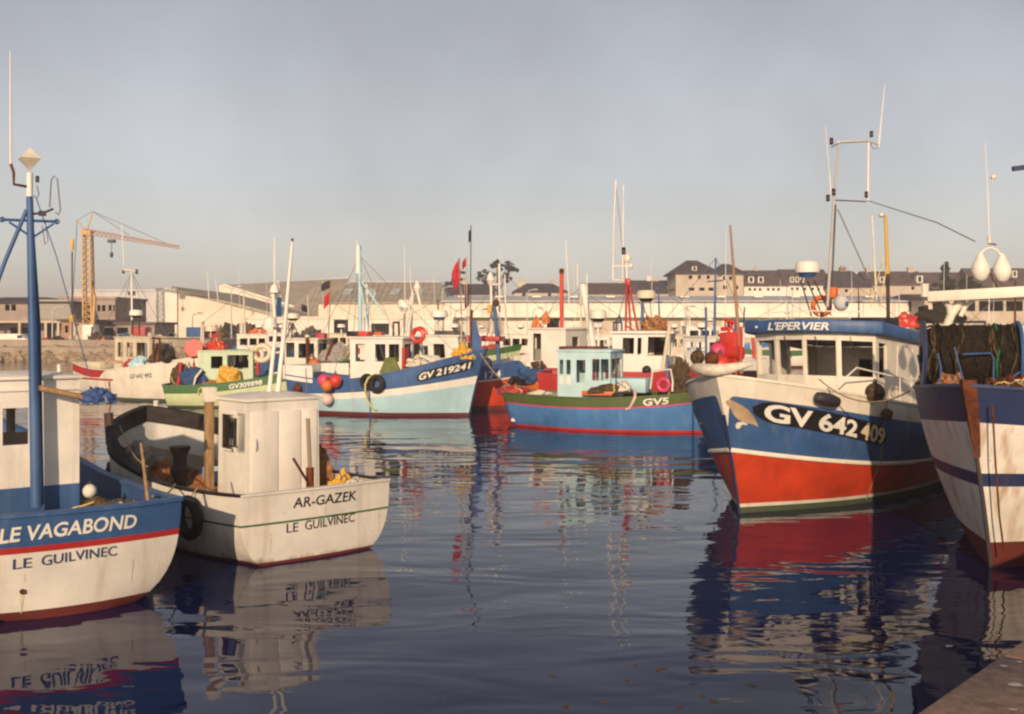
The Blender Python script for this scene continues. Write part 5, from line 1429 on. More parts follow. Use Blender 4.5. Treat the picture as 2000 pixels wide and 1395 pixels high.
# net drum on the foredeck
dc = r_.I @ W(1894, 693, 17.3); ax = (r_.I.to_3x3() @ V3((.96, -.28, 0))).normalized()
rot = ax.to_track_quat('Z', 'Y').to_matrix()
m = MB(); m.lathe(dc, [(.40, -.66), (.44, -.55), (.47, -.35), (.47, -.1), (.48, .1), (.46, .3), (.47, .5), (.45, .66)], 28, 0, rot); 
dn = m.build("drum_netting", NETDK, R, smooth=40)
for s_ in (-.70, .70):
    m = MB(); m.lathe(dc + ax * s_, [(.54, -.025), (.55, 0), (.54, .025)], 28, 0, rot); m.lathe(dc + ax * (s_ * 1.04), [(.14, -.03), (.12, .05)], 14, 0, rot); m.build("drum_flange", BLUE if s_ > 0 else NAVY, R, smooth=35)
rk = random.Random(5)
for k in range(34):
    q = rk.uniform(-.60, .60); rad_ = .462 + rk.uniform(-.012, .03)
    tl = Matrix.Rotation(rk.uniform(-.16, .16), 3, 'X') @ Matrix.Rotation(rk.uniform(-.16, .16), 3, 'Y')
    pts = []
    for i_ in range(30):
        an = 2 * math.pi * i_ / 30; rr_ = rad_ * (1 + .03 * math.sin(an * 3 + k) + .02 * math.sin(an * 7 + k * 2))
        pts.append(dc + ax * q + rot @ (tl @ V3((rr_ * math.cos(an), rr_ * math.sin(an), .03 * math.sin(an * 4 + k)))))
    m = MB(); m.tube(pts, rk.uniform(.010, .024), 5, closed=True); m.build("net_rope", (NETDK, NETGR, NETBR, NETDK, NETG if k % 9 == 2 else NETDK)[k % 5], R)
for s_ in (-.74, .78):
    bse = dc + ax * s_; m = MB(); m.bar(bse, bse + V3((-.1, .1, -.62)), .09); m.bar(bse, bse + V3((-.4, .1, -.62)), .07); m.build("drum_stand", BLUE, R, smooth=0)
for pix in ([(1864, 678), (1874, 715), (1884, 752)], [(1832, 690), (1838, 720), (1836, 752)], [(1880, 692), (1935, 690), (1941, 700), (1940, 755)], [(2000, 722), (1952, 752)]):
    pole(R, "guard_rail", [r_.I @ W(a, b, 16.7) for a, b in pix], .014, BLUE)
m = MB(); m.bar(r_.I @ W(1812, 655, 18.0), r_.I @ W(1806, 745, 18.0), .10); m.build("side_post", BLUE, R)
heap(W(1828, 768, 17.8), (.55, .5, .36), NETBR, "tangled orange and brown ropes below the net drum", "rope", "rope_tangle", 31, .6, freq=2.6)
heap(W(1856, 768, 17.0), (.45, .4, .28), NETO, "ochre rope coil close left of the rusty stem plate", "rope", "rope_tangle", 33, .6, freq=2.6)
heap(W(1985, 765, 16.6), (.7, .5, .22), RUST, "rusty chain heap right of the stem plate", "chain", "chain_heap", 35, .6, freq=3)
# white gantry with two bell-shaped floats and an aerial
G = lambda px, py, D=18.3: r_.I @ W(px, py, D)
m = MB(); m.bar(G(1812, 580), G(2075, 566, 17.4), .16, .18); m.build("gantry_beam", CREAMW, R, bevel=.02)
m = MB(); m.tube([G(1829, 700), G(1836, 670), G(1858, 615), G(1878, 584)], [.075, .075, .07, .085], 12); m.build("gantry_leg", CREAMW, R)
m = MB(); m.tube([G(2062, 700, 17.4), G(2062, 572, 17.4)], .08, 12); m.build("gantry_leg", CREAMW, R)
m = MB(); m.tube([G(1846, 588), G(1854, 600), G(1856, 615)], .05, 8); m.tube([G(1900, 588), G(1884, 600), G(1876, 618)], .04, 8); m.build("gantry_knee", CREAMW, R)
m = MB(); m.bar(G(1815, 580), G(1818, 604), .05); m.lathe(G(1806, 566), [(.06, -.12), (.07, .1)], 8); m.build("hanging_block", CREAMW, R)
for a, b_ in (((1915, 528)), ((1957, 530))):
    c = G(a, b_); m = MB(); m.lathe(c, [(.02, -.20), (.10, -.15), (.155, -.02), (.14, .08), (.08, .20), (.03, .30)], 14); m.build("bell_float", WHITE, R)
m = MB(); m.tube([G(1909, 510), G(1914, 496), G(1924, 487), G(1935, 484), G(1947, 489), G(1955, 500), G(1959, 514)], .022, 8); m.build("float_arch", WHITE, R)
m = MB(); m.tube([G(1932, 530), G(1950, 566)], .012, 6); m.build("arch_stay", RUST, R)
lamp(R, G(1932, 469), .06, CREAMW, "masthead_lamp")
m = MB(); m.tube([G(1930, 476), G(1946, 478)], .014, 6); m.build("lamp_bracket", RUST, R)
pole(R, "whip_aerial", [G(1932, 462), G(1928, 350), G(1924, 280)], [.012, .008, .005], WHITE)
m = MB(); c = G(1940, 346); m.ball(c, .045, 10); m.tube([G(1938, 356), c], .01, 6); m.build("wind_sensor", CREAMW, R)
m = MB(); m.bar(G(1978, 330), G(2040, 322), .08); m.build("blue_boom", NAVY, R)
rope_line("rigging_wire", [e.world(Q(1695, 392)), W(1830, 435, 19.5), W(1905, 472, 18.5)], .010, WIRE, "slack wire from the tubular mast to the white gantry", "wire")

rope_line("mooring_rope", [r_.world((r_.L / 2 + .3, .5, 2.80)), (9.6, 12.6, 2.02)], .018, ROPE, "mooring rope from the rusty stem towards the quay", sag=.25)
rope_line("mooring_rope", [e.world((e.L / 2 - .6, 1.35, 2.62)), r_.world((r_.L / 2 - 1.6, -2.0, 2.5))], .014, ROPE, "rope from the trawler's rail to the rusty bow", sag=.3)
# ------------------------------------------------------------------ middle distance boats
def cabin(bt, xa, xb, hw, z0, z1, mat, side=(), front=(), aft=(), rake=0.0, pane=GLASS, roofmat=None, over=.08, rad=.04, th=.07, frame=None, name="wheelhouse", y0=0.0):
    """box wheelhouse; windows as (u0,u1,v0,v1): side from aft to fore, front and aft left to right seen from outside"""
    wb = [(xa, y0 + hw, z0), (xa, y0 - hw, z0), (xb, y0 - hw, z0), (xb, y0 + hw, z0)]
    wt_ = [(xa, y0 + hw, z1), (xa, y0 - hw, z1), (xb + rake, y0 - hw, z1), (xb + rake, y0 + hw, z1)]
    wins = {0: list(aft), 1: list(side), 2: list(front), 3: [(1 - b_, 1 - a, c, d) for a, b_, c, d in side]}
    w = house(bt.root, name, wb, wt_, wins, mat, pane=pane, frame_mat=frame or mat, fr=.03, rad=rad)
    slab(bt.root, name + "_roof", [(x, y, z + .003) for x, y, z in wt_], th, roofmat or mat, bevel=.015, camber=.04, over=over)
    return w
def P_(bt, name, pix, r, mat, y=0.0, n=8): return pole(bt.root, name, [bt.C(a, b, y) for a, b in pix], r, mat, n)
def flag(bt, px, py, w, h, mat, y=0.0, name="flag", drop=.6):
    p = bt.C(px, py, y); m = MB(); vs_ = []
    for i in range(7):
        u = i / 6
        for k in (0, 1):
            for s_ in (-.006, .006): vs_.append(p + V3((-w * u, .05 * math.sin(u * 7) + s_, -h * k - drop * w * u + .03 * math.sin(u * 5 + k))))
    fs = []
    for i in range(6):
        a = i * 4; b_ = a + 4
        fs += [(a, b_, b_ + 2, a + 2), (a + 1, a + 3, b_ + 3, b_ + 1), (a, a + 1, b_ + 1, b_), (a + 2, b_ + 2, b_ + 3, a + 3)]
    m.add(vs_, fs); return m.build(name, mat, bt.root, smooth=60)
FLAGR = rough_mat("red_flag_cloth", (.40, .02, .03), (.55, .04, .06), 5, bump=.1)
FLAGK = rough_mat("black_flag_cloth", (.02, .017, .022), (.05, .04, .05), 5, bump=.1)

# --- GV 219241
b5 = make_boat("fishing_boat", "blue, white and pale blue boat with orange red buoys, number plate GV 219241", (.94, -.34), 7.6, 3.3,
               [('z', lambda t: .12 + .04 * (1 - t), BOOT), ('z', lambda t: .60 + .72 * t ** 2.2, PALEB), ('z', lambda t: .84 + .80 * t ** 2.2, WHITE), ('s', 0.0, BLUE)], 1.60, 1.42, 2.72, .30, 1.6,
               bow=(-1.75, 44.2), rake_b=.75, rake_s=.12, wt=.9, nb=2.6, tm=.45, d=.9, ds=.3, eb=.85, bulwark=.55, cap=BLUE, inner=BLUE, N=50)
R = b5.root; S = -1
b5.stem(NAVY, .05)
t0, z0 = b5.pick(812, 748, S); t1, z1 = b5.pick(922, 722, S); hh = .42
mb = MB(); vs_ = []
for i in range(25):
    u = i / 24; en = max(.25, min(1, math.sqrt(max(0, 1 - (1 - min(1, u * 8)) ** 2)), math.sqrt(max(0, 1 - (1 - min(1, (1 - u) * 8)) ** 2))))
    for k in range(5): vs_.append(b5.pt(t0 + (t1 - t0) * u, z0 + (z1 - z0) * u + hh / 2 + hh * .5 * (k / 2 - 1) * en, S, .01))
mb.add(vs_, [(i * 5 + k, (i + 1) * 5 + k, (i + 1) * 5 + k + 1, i * 5 + k + 1) for i in range(24) for k in range(4)]); mb.build("number_plate", BLACK, R, smooth=60)
lay_text("registration_lettering", "gv219", lambda u, w_: b5.pt(t0 + (t1 - t0) * (.05 + .9 * u), z0 + (z1 - z0) * (.05 + .9 * u) + hh * (.16 + .68 * w_), S, .025), LETW, R)
# raised white stern bulwark
m = MB(); vs_ = []
for side in (-1, 1):
    for i in range(7):
        t = .0 + .165 * i / 6; p = b5.pt(t, b5.sheer(t), side); zt2 = 2.02
        vs_ = [] if i == 0 else vs_
        vs_ += [V3((p.x, p.y + side * .02, p.z - .16)), V3((p.x, p.y + side * .02, zt2)), V3((p.x, p.y - side * .05, zt2)), V3((p.x, p.y - side * .05, p.z - .16))]
    fs = [(i * 4 + k, i * 4 + (k + 1) % 4, (i + 1) * 4 + (k + 1) % 4, (i + 1) * 4 + k) for i in range(6) for k in range(4)] + [(0, 1, 2, 3), (24, 25, 26, 27)]
    m.add(vs_, fs)
p = b5.tr(0, 1.6); Y = b5.half(0, 1.6); m.box((p.x + .03, 0, 1.73), (.09, 2 * Y, .58))
m.build("stern_bulwark", WHITE, R, smooth=30)
xl = b5.C(684, 700, -1.0).x; xr = b5.C(786, 700, -1.0).x
cabin(b5, xl, xr, 1.0, 1.0, b5.C(735, 662, -1.0).z, WHITE, side=[(.10, .28, .56, .90), (.48, .68, .56, .90), (.74, .94, .56, .90)], front=[(.1, .45, .58, .9), (.55, .9, .58, .9)], aft=[(.3, .7, .58, .88)], over=.1, rad=.04)
P_(b5, "mast", [(704, 665), (702, 480)], [.09, .07], PALEB, 0, 10); P_(b5, "mast_top", [(699, 535), (699, 482)], .10, WHITE, 0, 10)
P_(b5, "mast_stay", [(705, 560), (722, 660)], .045, PALEB); P_(b5, "mast_stay", [(706, 550), (752, 615)], .04, PALEB); P_(b5, "mast_stay", [(734, 570), (716, 615)], .035, PALEB)
P_(b5, "crosstree", [(692, 534), (712, 535)], .035, PALEB)
P_(b5, "mast", [(720, 660), (716, 555)], .05, WHITE, .4)
lamp(R, b5.C(703, 484), .09, BLACK); P_(b5, "whip_aerial", [(699, 482), (697, 470)], .03, WHITE)
m = MB(); c = b5.C(697, 652); m.box(c + V3((-.1, 0, 0)), (.55, .5, .22)); m.build("roof_box", BLACK, R, bevel=.03); m = MB(); c = b5.C(714, 652); m.box(c, (.45, .6, .2)); m.build("life_raft", BUOYRED, R, bevel=.05)
m = MB(); m.box(b5.C(741, 652), (.3, .4, .14)); m.build("roof_tray", ORANGE, R, bevel=.02)
o_ = b5.C(766, 718, -.9)
m = MB(); c = b5.C(771, 716, -.75); m.add([c + V3(q) for q in ((-.55, -.45, -.35), (.55, -.45, -.45), (.55, .45, -.45), (-.55, .45, -.35), (-.28, -.35, .38), (.15, -.35, .38), (.15, .35, .38), (-.28, .35, .38))], [(3, 2, 1, 0), (4, 5, 6, 7), (0, 1, 5, 4), (1, 2, 6, 5), (2, 3, 7, 6), (3, 0, 4, 7)])
o = tag(m.build("engine_cover", TARPG, None, bevel=.05), "olive green canvas cover on the deck of the numbered blue boat", "cover"); o.matrix_world = b5.M
m = MB(); m.box(b5.C(792, 700, -.9) + V3((0, 0, .0)), (.12, .5, .9)); m.build("red_locker", RED, R, bevel=.02)
m = MB(); m.torus(b5.C(816, 655, -.4), .26, .09, Matrix.Rotation(math.pi / 2, 3, 'X'), 20, 8); m.build("lifebuoy", BUOYRED, R)
heap(b5.world(b5.C(830, 716, -.6)), (1.5, .9, .45), CANVAS, "pale net heaped forward on the numbered blue boat", seed=44)
for k, (px, py, rr, mt, lb) in enumerate(((640, 737, .27, PINK, "left pink buoy of the cluster on the blue side"), (662, 733, .27, BUOYRED, "right red buoy of the cluster on the blue side"), (651, 752, .24, ORANGE, "orange buoy in the middle of the cluster"), (646, 778, .24, PALEBUOY, "faded pale buoy hanging lowest in the cluster"))):
    t, z = b5.pick(px, py, S); buoy(b5.world(b5.pt(t, z, S, rr + (.0, .02, .25, .02)[k])), rr, mt, lb)
t, z = b5.pick(585, 759, S); p = b5.pt(t, z, S, .16); o = buoy(b5.world(p), .2, RUST, "dull red buoy hanging alone near the blue stern")
t, z = b5.pick(600, 745, S); rope_line("hanging_rope", [b5.world(b5.pt(t, 1.9, S, .08)), b5.world(b5.pt(t, 1.0, S, .06))], .014, ROPE, "rope hanging beside the lone dull red buoy")
t, z = b5.pick(738, 749, S); n_ = b5.M.to_3x3() @ (b5.pt(t, z, S, .2) - b5.pt(t, z, S)); tyre(b5.world(b5.pt(t, z, S, .16)), .27, .115, n_, "black tyre hung on the numbered blue hull, right of the yellow hose")
t2, z2 = b5.pick(720, 745, S); n_ = b5.M.to_3x3() @ (b5.pt(t2, z2, S, .2) - b5.pt(t2, z2, S)); tyre(b5.world(b5.pt(t2, z2, S, .14)), .24, .09, n_, "black tyre half hidden behind the yellow hose")
def onb(px, py, off=.08):
    t, z = b5.pick(px, py, S); return b5.world(b5.pt(t, z, S, off))
rope_line("hose", [b5.world(b5.C(756, 736, -1.35)), b5.world(b5.C(745, 731, -1.5)), b5.world(b5.C(733, 731, -1.75)), onb(724, 738, .22), onb(719, 750, .25), onb(718, 765, .2), onb(720, 780, .12), onb(727, 794, .1), onb(736, 800, .06)], .045, ROPEY, "yellow hose looped over the numbered blue hull")
rope_line("hanging_rope", [onb(722, 760, .08), onb(723, 785, .05), onb(724, 812, .03)], .03, ROPEB, "dark rope below the yellow hose")
# dan poles with flags at the bow
for k, (pix, y) in enumerate((([(905, 700), (896, 505)], -.3), ([(913, 700), (911, 500)], -.1), ([(918, 700), (920, 440)], 0.1), ([(900, 700), (902, 560)], .2))):
    P_(b5, "dan_pole", pix, .02, (WOOD, STEEL, DKWOOD, CREAM)[k], y, 6)
flag(b5, 898, 503, .35, .55, FLAGR, -.3, drop=1.6); flag(b5, 899, 525, .30, .55, FLAGR, -.3, drop=1.4); flag(b5, 912, 502, .22, .32, FLAGR, -.1, drop=1.0); flag(b5, 920, 448, .12, .45, FLAGK, .1, drop=1.0); flag(b5, 916, 555, .2, .9, paint("dark_red_flag_cloth", (.12, .015, .02)), 0.1)
m = MB(); c = b5.C(930, 660, .15); pts = [(918, 712), (921, 622), (930, 626), (935, 650), (941, 670), (938, 690), (944, 700)]
vs_ = [b5.C(a, b_, .05) for a, b_ in pts] + [b5.C(a, b_, .13) for a, b_ in pts]; n = len(pts)
m.add(vs_, [tuple(range(n)), tuple(range(n, 2 * n))[::-1]] + [(i, (i + 1) % n, n + (i + 1) % n, n + i) for i in range(n)]); m.build("stem_shield", BLUE, R, smooth=20)
P_(b5, "hauler_arm", [(918, 700), (922, 605)], .05, RUST, .05)
heap(b5.world(b5.C(905, 702, -.3)), (.8, .6, .55), OILY, "ochre floats bunched between the flag poles", "floats", "float_bunch", 51, .6, freq=3)

# --- white wheelhouse boat rafted behind it
b6 = make_boat("fishing_boat", "white boat with four windows and lifebuoy behind the numbered blue boat", (.94, -.34), 9.5, 3.4,
               [('z', .2, BOOT), ('z', .9, WHITE), ('s', 0, WHITE)], 1.6, 1.4, 2.3, .3, 2, bow=(.3, 52.4), nb=2.6, bulwark=.5)
R = b6.root
xl = b6.C(798, 700, -1.1).x; xr = b6.C(903, 700, -1.1).x
cabin(b6, xl, xr, 1.1, 1.0, b6.C(850, 662, -1.1).z + .1, WHITE, side=[(.09, .21, .50, .80), (.28, .39, .50, .80), (.50, .72, .50, .84)], front=[(.06, .48, .5, .86), (.54, .94, .5, .86)], rake=-.25, over=.12, rad=.06)
P_(b6, "gantry_leg", [(802, 665), (806, 565)], .07, WHITE, .5); P_(b6, "gantry_leg", [(836, 662), (814, 565)], .07, WHITE, .5); P_(b6, "gantry_leg", [(790, 665), (803, 580)], .06, WHITE, -.4)
m = MB(); m.lathe(b6.C(815, 562, .5), [(.08, -.3), (.2, 0), (.05, .35)], 10); m.build("masthead_light", WHITE, R)
radar(R, b6.C(858, 618), .42, .42, WHITE, BLUE); P_(b6, "radar_post", [(858, 625), (858, 662)], .05, WHITE)
radar(R, b6.C(790, 600, .3), .35, .5, WHITE, WHITE); P_(b6, "radar_post", [(790, 612), (790, 662)], .05, WHITE, .3)
P_(b6, "whip_aerial", [(791, 590), (790, 480)], .02, WHITE); P_(b6, "whip_aerial", [(803, 565), (800, 520)], .02, WHITE)
m = MB(); m.torus(b6.C(820, 655, -.8), .34, .1, Matrix.Rotation(math.pi / 2, 3, 'X'), 22, 8); m.build("lifebuoy", BUOYRED, R)
m = MB(); m.box(b6.C(872, 652, -.3), (1.1, .5, .3)); m.build("roof_locker", DSTEEL, R, bevel=.03); m = MB(); m.box(b6.C(896, 652, -.3), (.5, .4, .2)); m.build("roof_fan", DSTEEL, R, bevel=.03)
m = MB(); m.box(b6.C(792, 700, -1.0), (.35, .3, .5)); m.build("red_board", RED, R)

# --- red hulled boat whose bow shows between
b7 = make_boat("fishing_boat", "red hulled boat with blue bulwark and blue mast, number ending 174", (.95, -.31), 9.0, 3.4,
               [('z', .18, BOOT), ('z', lambda t: .95 + .45 * t ** 3, REDOR), ('z', lambda t: 1.0 + .46 * t ** 3, WHITE), ('s', 0, BLUE)], 1.5, 1.4, 2.1, .3, 2, bow=(.15, 47.6), rake_b=.12, nb=3.4, bulwark=.5, cap=BLUE, inner=BLUE, eb=.6)
R = b7.root
b7.hull_text("registration_lettering", "174", -1, (947, 741), (978, 737), .32, LETW, .02)
P_(b7, "mast", [(977, 745), (971, 660), (965, 592)], [.1, .09, .08], BLUE, 0, 10)
m = MB(); m.ball(b7.C(969, 592), .16, 10); m.build("mast_block", RUST, R); m = MB(); m.box(b7.C(957, 604), (.22, .2, .38)); m.build("winch_block", YELLOW, R, bevel=.03)
P_(b7, "stay", [(966, 605), (940, 700)], .015, WIRE); P_(b7, "stay", [(968, 600), (1000, 730)], .015, WIRE)
P_(b7, "block_arm", [(944, 605), (958, 602)], .03, DSTEEL)
P_(b7, "mast", [(960, 660), (959, 545)], .06, WHITE, .8); P_(b7, "mast", [(976, 660), (975, 515)], .05, WHITE, .8); P_(b7, "mast_rung", [(959, 556), (976, 556)], .04, WHITE, .8)
m = MB(); m.lathe(b7.C(958, 545, .8), [(.05, -.35), (.22, -.05), (.05, .3)], 10); m.build("masthead_light", WHITE, R)
cabin(b7, -2.6, -.2, .9, 1.0, 2.7, WHITE, side=[(.2, .45, .6, .88), (.6, .85, .6, .88)])
m = MB(); m.box(b7.C(948, 662, 0), (1.6, .9, .22)); m.build("hatch_cover", RED, R, bevel=.03)
t, z = b7.pick(1006, 752, -1); tyre(b7.world(b7.pt(.985, 1.1, -1, .2)), .28, .12, b7.M.to_3x3() @ V3((1, -.6, 0)), "black tyre at the bow of the red hulled boat")
t, z = b5.pick(948, 705, S); buoy(b5.world((b5.X(1, 2.2) + .18, .05, 2.15)), .22, NAVY, "dark float hung at the stem of the numbered blue boat")

# --- bright blue boat with green bulwark
b8 = make_boat("fishing_boat", "bright blue boat with green bulwark and pale turquoise wheelhouse", (.93, -.36), 8.0, 3.2,
               [('z', .085, BUOYRED), ('s', lambda t: .36 - .02 * t, SKYB), ('s', lambda t: .31 - .02 * t, PINK), ('s', 0.0, MOSS)], 1.22, 1.14, 1.62, .35, 2.0,
               stern=(.35, 39.9), rake_b=.45, rake_s=.35, wt=.55, nb=2.6, tm=.38, d=.8, ds=.25, eb=.7, es=.55, ks=2.0, camber=.35, bulwark=.4, cap=MOSS, inner=MOSS, N=50)
R = b8.root; S8 = -1
b8.sheer_text("registration_lettering", "gv5", -1, (1256, 783), (1306, 782), .28, .24, LETW)
yy = -.85
xl = b8.C(1089, 720, yy).x; xr = b8.C(1192, 720, yy).x
cabin(b8, xl, xr, .85, .75, b8.C(1140, 688, yy).z, HOUSEB, side=[(.04, .11, .60, .86), (.17, .25, .60, .86), (.36, .53, .46, .86), (.66, .80, .50, .88), (.82, .97, .50, .88)], front=[(.1, .9, .5, .88)], pane=GLASSC, over=.06, th=.08, roofmat=HOUSEB, rad=.02)
for u in (.04, .17):
    x = xl + (xr - xl) * u; m = MB(); m.box((x + .08, -.862, 1.72), (.15, .02, .28)); m.build("white_panel", WHITE, R, smooth=0)
m = MB(); c = b8.C(1140, 681, 0); m.box(c, (1.6, .9, .16)); m.build("roof_grating", RUST, R, bevel=.02)
m = MB(); m.tube([b8.C(1203, 690, -.9), b8.C(1203, 760, -.9)], .02, 6); m.build("exhaust", DSTEEL, R)
m = MB(); m.box(b8.C(1232, 752, -.2), (1.3, .9, .5)); m.build("fish_hold", PALEB, R, bevel=.03)
m = MB(); m.box(b8.C(1168, 768, -1.15), (1.1, .35, .14)); m.build("wood_hatch", ORANGE, R, bevel=.02)
t, z = b8.pick(1240, 790, -1)
rope_line("mooring_rope", [b8.world(b8.C(1240, 763, -1.2)), b8.world(b8.pt(t, b8.sheer(t) + .03, -1, .06)), b8.world(b8.pt(t - .02, .85, -1, .03)), b8.world(b8.pt(t - .035, .82, -1, .03))], .05, PALEBUOY, "pinkish rope over the green bulwark")
heap(b8.world(b8.C(1195, 768, -1.0)), (1.5, .5, .28), NETBR, "brown net along the green bulwark", seed=61)
heap(b8.world(b8.C(1216, 764, -.9)), (.5, .4, .32), CANVAS, "pale cloth bundle on the bright blue boat", "cloth", "cloth_bundle", 63)
heap(b8.world(b8.C(1005, 770, -.3)), (1.3, .9, .28), RED, "red tarpaulin folded in the bright blue boat's stern", "tarpaulin", "tarpaulin", 64, .3)
heap(b8.world(b8.C(1055, 771, -.5)), (.9, .5, .16), CANVAS, "white cloth beside the red tarpaulin", "cloth", "cloth_bundle", 65, .3)
b8m = b8.pick(990, 826, -1); m = MB(); m.box(b8.pt(*b8m, -1, .01), (.14, .03, .12)); m.build("stern_patch", CREAMW, R)
c = b8.C(1270, 760, -.3)
m = MB(); m.tube([c, b8.C(1275, 724, -.3), b8.C(1310, 722, -.5), b8.C(1314, 745, -.8), b8.C(1313, 765, -.8)], .035, 8); m.build("bow_rail", WHITE, R)
buoy(b8.world(b8.pt(.90, 1.35, -1, .2)), .24, BLACK, "black ball fender at the bright blue boat's bow")
m = MB(); m.torus(b8.C(1296, 752, -.5), .2, .07, Matrix.Rotation(math.pi / 2, 3, 'X'), 18, 8); m.build("lifebuoy", PINK, R)

# --- white and red boat behind the turquoise wheelhouse
b9 = make_boat("fishing_boat", "white and red boat with red tripod and tan radar behind the turquoise wheelhouse", (.97, -.24), 6.8, 3.6,
               [('z', .2, BOOT), ('z', 1.3, RED), ('s', 0, RED)], 1.6, 1.5, 2.0, .3, 2, bow=(8.2, 47.0), nb=2.6, bulwark=.5, cap=RED, inner=RED)
R = b9.root
yy = -1.2; xl = b9.C(1196, 700, yy).x; xr = b9.C(1304, 700, yy).x
cabin(b9, xl, xr, 1.2, 1.15, b9.C(1250, 652, yy).z, WHITE, side=[(.18, .38, .60, .92), (.44, .51, .58, .92), (.62, .92, .56, .94)], front=[(.06, .48, .55, .92), (.52, .94, .55, .92)], rake=.12, over=.16, th=.1, pane=GLASS, rad=.06)
m = MB(); m.box((xl + (xr - xl) / 2, -1.215, 1.5), (xr - xl + .02, .03, .4)); m.build("red_band", RED, R)
P_(b9, "mast_leg", [(1222, 648), (1224, 550)], .05, RED, 0); P_(b9, "mast_leg", [(1246, 650), (1228, 550)], .05, RED, 0); P_(b9, "mast_leg", [(1232, 648), (1226, 550)], .05, RED, .9)
m = MB(); m.box(b9.C(1226, 552), (.25, .2, .35)); m.build("mast_head", RED, R, bevel=.04)
P_(b9, "mast_brace", [(1221, 636), (1240, 646)], .035, RED)
P_(b9, "aerial", [(1197, 545), (1199, 430), (1203, 352)], .045, WHITE, .3); P_(b9, "aerial", [(1216, 545), (1218, 362)], .035, WHITE, .3)
P_(b9, "aerial_yard", [(1197, 520), (1228, 520)], .035, WHITE, .3); P_(b9, "aerial_yard", [(1197, 547), (1220, 548)], .035, WHITE, .3)
P_(b9, "aerial_leg", [(1224, 548), (1224, 500)], .045, WHITE, .3)
lamp(R, b9.C(1218, 490, .3), .16); m = MB(); m.ball(b9.C(1225, 505, .3), .16, 10, 1.3); m.ball(b9.C(1232, 520, .3), .11, 10); m.build("lamp_cluster", CREAMW, R)
radar(R, b9.C(1262, 581), .42, .42, CREAM, BLACK); P_(b9, "radar_post", [(1255, 592), (1254, 650)], .07, BLUE); P_(b9, "radar_stay", [(1258, 600), (1272, 650)], .02, WIRE); P_(b9, "radar_stay", [(1270, 592), (1273, 630)], .02, WIRE)
P_(b9, "timber_spar", [(1308, 635), (1291, 745)], .09, CREAM, -1.35)
P_(b9, "davit", [(1204, 650), (1204, 625), (1210, 615), (1212, 628)], .04, DSTEEL, -.8)
m = MB(); m.ball(b9.C(1285, 632, -.5), .13, 10); m.build("searchlight", STEEL, R); 
m = MB(); m.ball(b9.C(1263, 723, -1.28), .2, 10); m.build("hatch_lamp", BLACK, R)
heap(b9.world(b9.C(1278, 648, -.3)), (1.0, .8, .6), NETO, "tangle of orange gear on the wheelhouse roof with the red tripod", "gear", "gear_pile", 71, .7, freq=3)
m = MB(); m.box(b9.C(1304, 730, -1.25), (.1, .4, 1.6)); m.build("blue_panel", BLUE, R)

# --- white house, red sided boat left of the turquoise wheelhouse
b10 = make_boat("fishing_boat", "blue boat with tall white deckhouse, red locker and orange red mast", (.5, .86), 10.0, 3.6,
                [('z', .2, BOOT), ('z', 1.2, NAVY), ('s', 0, BLUE)], 1.6, 1.5, 2.3, .3, 2, stern=(2.0, 50.5), nb=2.6, bulwark=.4, cap=BLUE, inner=BLUE)
R = b10.root
x0 = -b10.L / 2
cabin(b10, x0 + .9, x0 + 3.2, 1.0, 1.2, 3.5, WHITE, aft=[(.12, .34, .35, .92)], side=[(.3, .6, .6, .85)], over=.1, y0=.9)
A = lambda px, py, x=x0 + 1.5: b10.XP(px, py, x)
def P10(name, pix, r, mat, x=x0 + 1.5): return pole(R, name, [b10.XP(a, b_, x) for a, b_ in pix], r, mat)
P10("mast", [(1097, 680), (1097, 530)], .10, REDOR); P10("mast_arm", [(1070, 650), (1097, 650)], .18, REDOR); P10("mast_cap", [(1097, 535), (1097, 525)], .12, RUST)
P10("white_arm", [(1160, 685), (1138, 555)], .17, WHITE, x0 + 2.5); P10("aerial", [(1148, 640), (1146, 535)], .03, WHITE); P10("aerial", [(1112, 600), (1105, 470)], .03, WHITE); P10("aerial", [(1128, 560), (1128, 515)], .03, WHITE); P10("stay", [(1097, 560), (1060, 640)], .015, WIRE)
radar(R, A(1168, 620, x0 + 2.5), .42, .5, CREAMW, BLACK); P10("radar_post", [(1168, 630), (1168, 690)], .05, WHITE, x0 + 2.5)
for k, (px, py) in enumerate(((1047, 632), (1053, 643), (1066, 622))):
    heap(b10.world(A(px, py, x0 + 1.3)) - V3((0, 0, .25)), (.35, .2, .5), OILO, "orange oilskin hung on the white deckhouse, %s" % ("leftmost", "lowest", "rightmost by the mast")[k], "oilskin", "oilskin", 75 + k, .5, "oilskins on the deckhouse", freq=2.4)
for k, (px, py, mt, lb) in enumerate(((1035, 738, NETB, "blue net heap above the orange hatch"), (1012, 722, TARPB, "blue tarpaulin heap behind the red hulled bow"), (1052, 714, NETBR, "brown net and floats below the white deckhouse"))):
    heap(b10.world(A(px, py, x0 + (.35, .5, .8)[k])) - V3((0, 0, .25)), ((1.5, 1.6, .55), (1.0, 1.2, .6), (.7, 1.0, .45))[k], mt, lb, seed=81 + k, amp=.5, freq=2.2)
m = MB(); m.box(A(1037, 752, x0 - .12), (.3, 1.15, .40)); m.build("orange_hatch", ORANGE, R, bevel=.03)
m = MB(); m.box(A(1077, 742, x0 - .10), (.3, .62, 1.1)); m.build("red_locker", RED, R, bevel=.02)
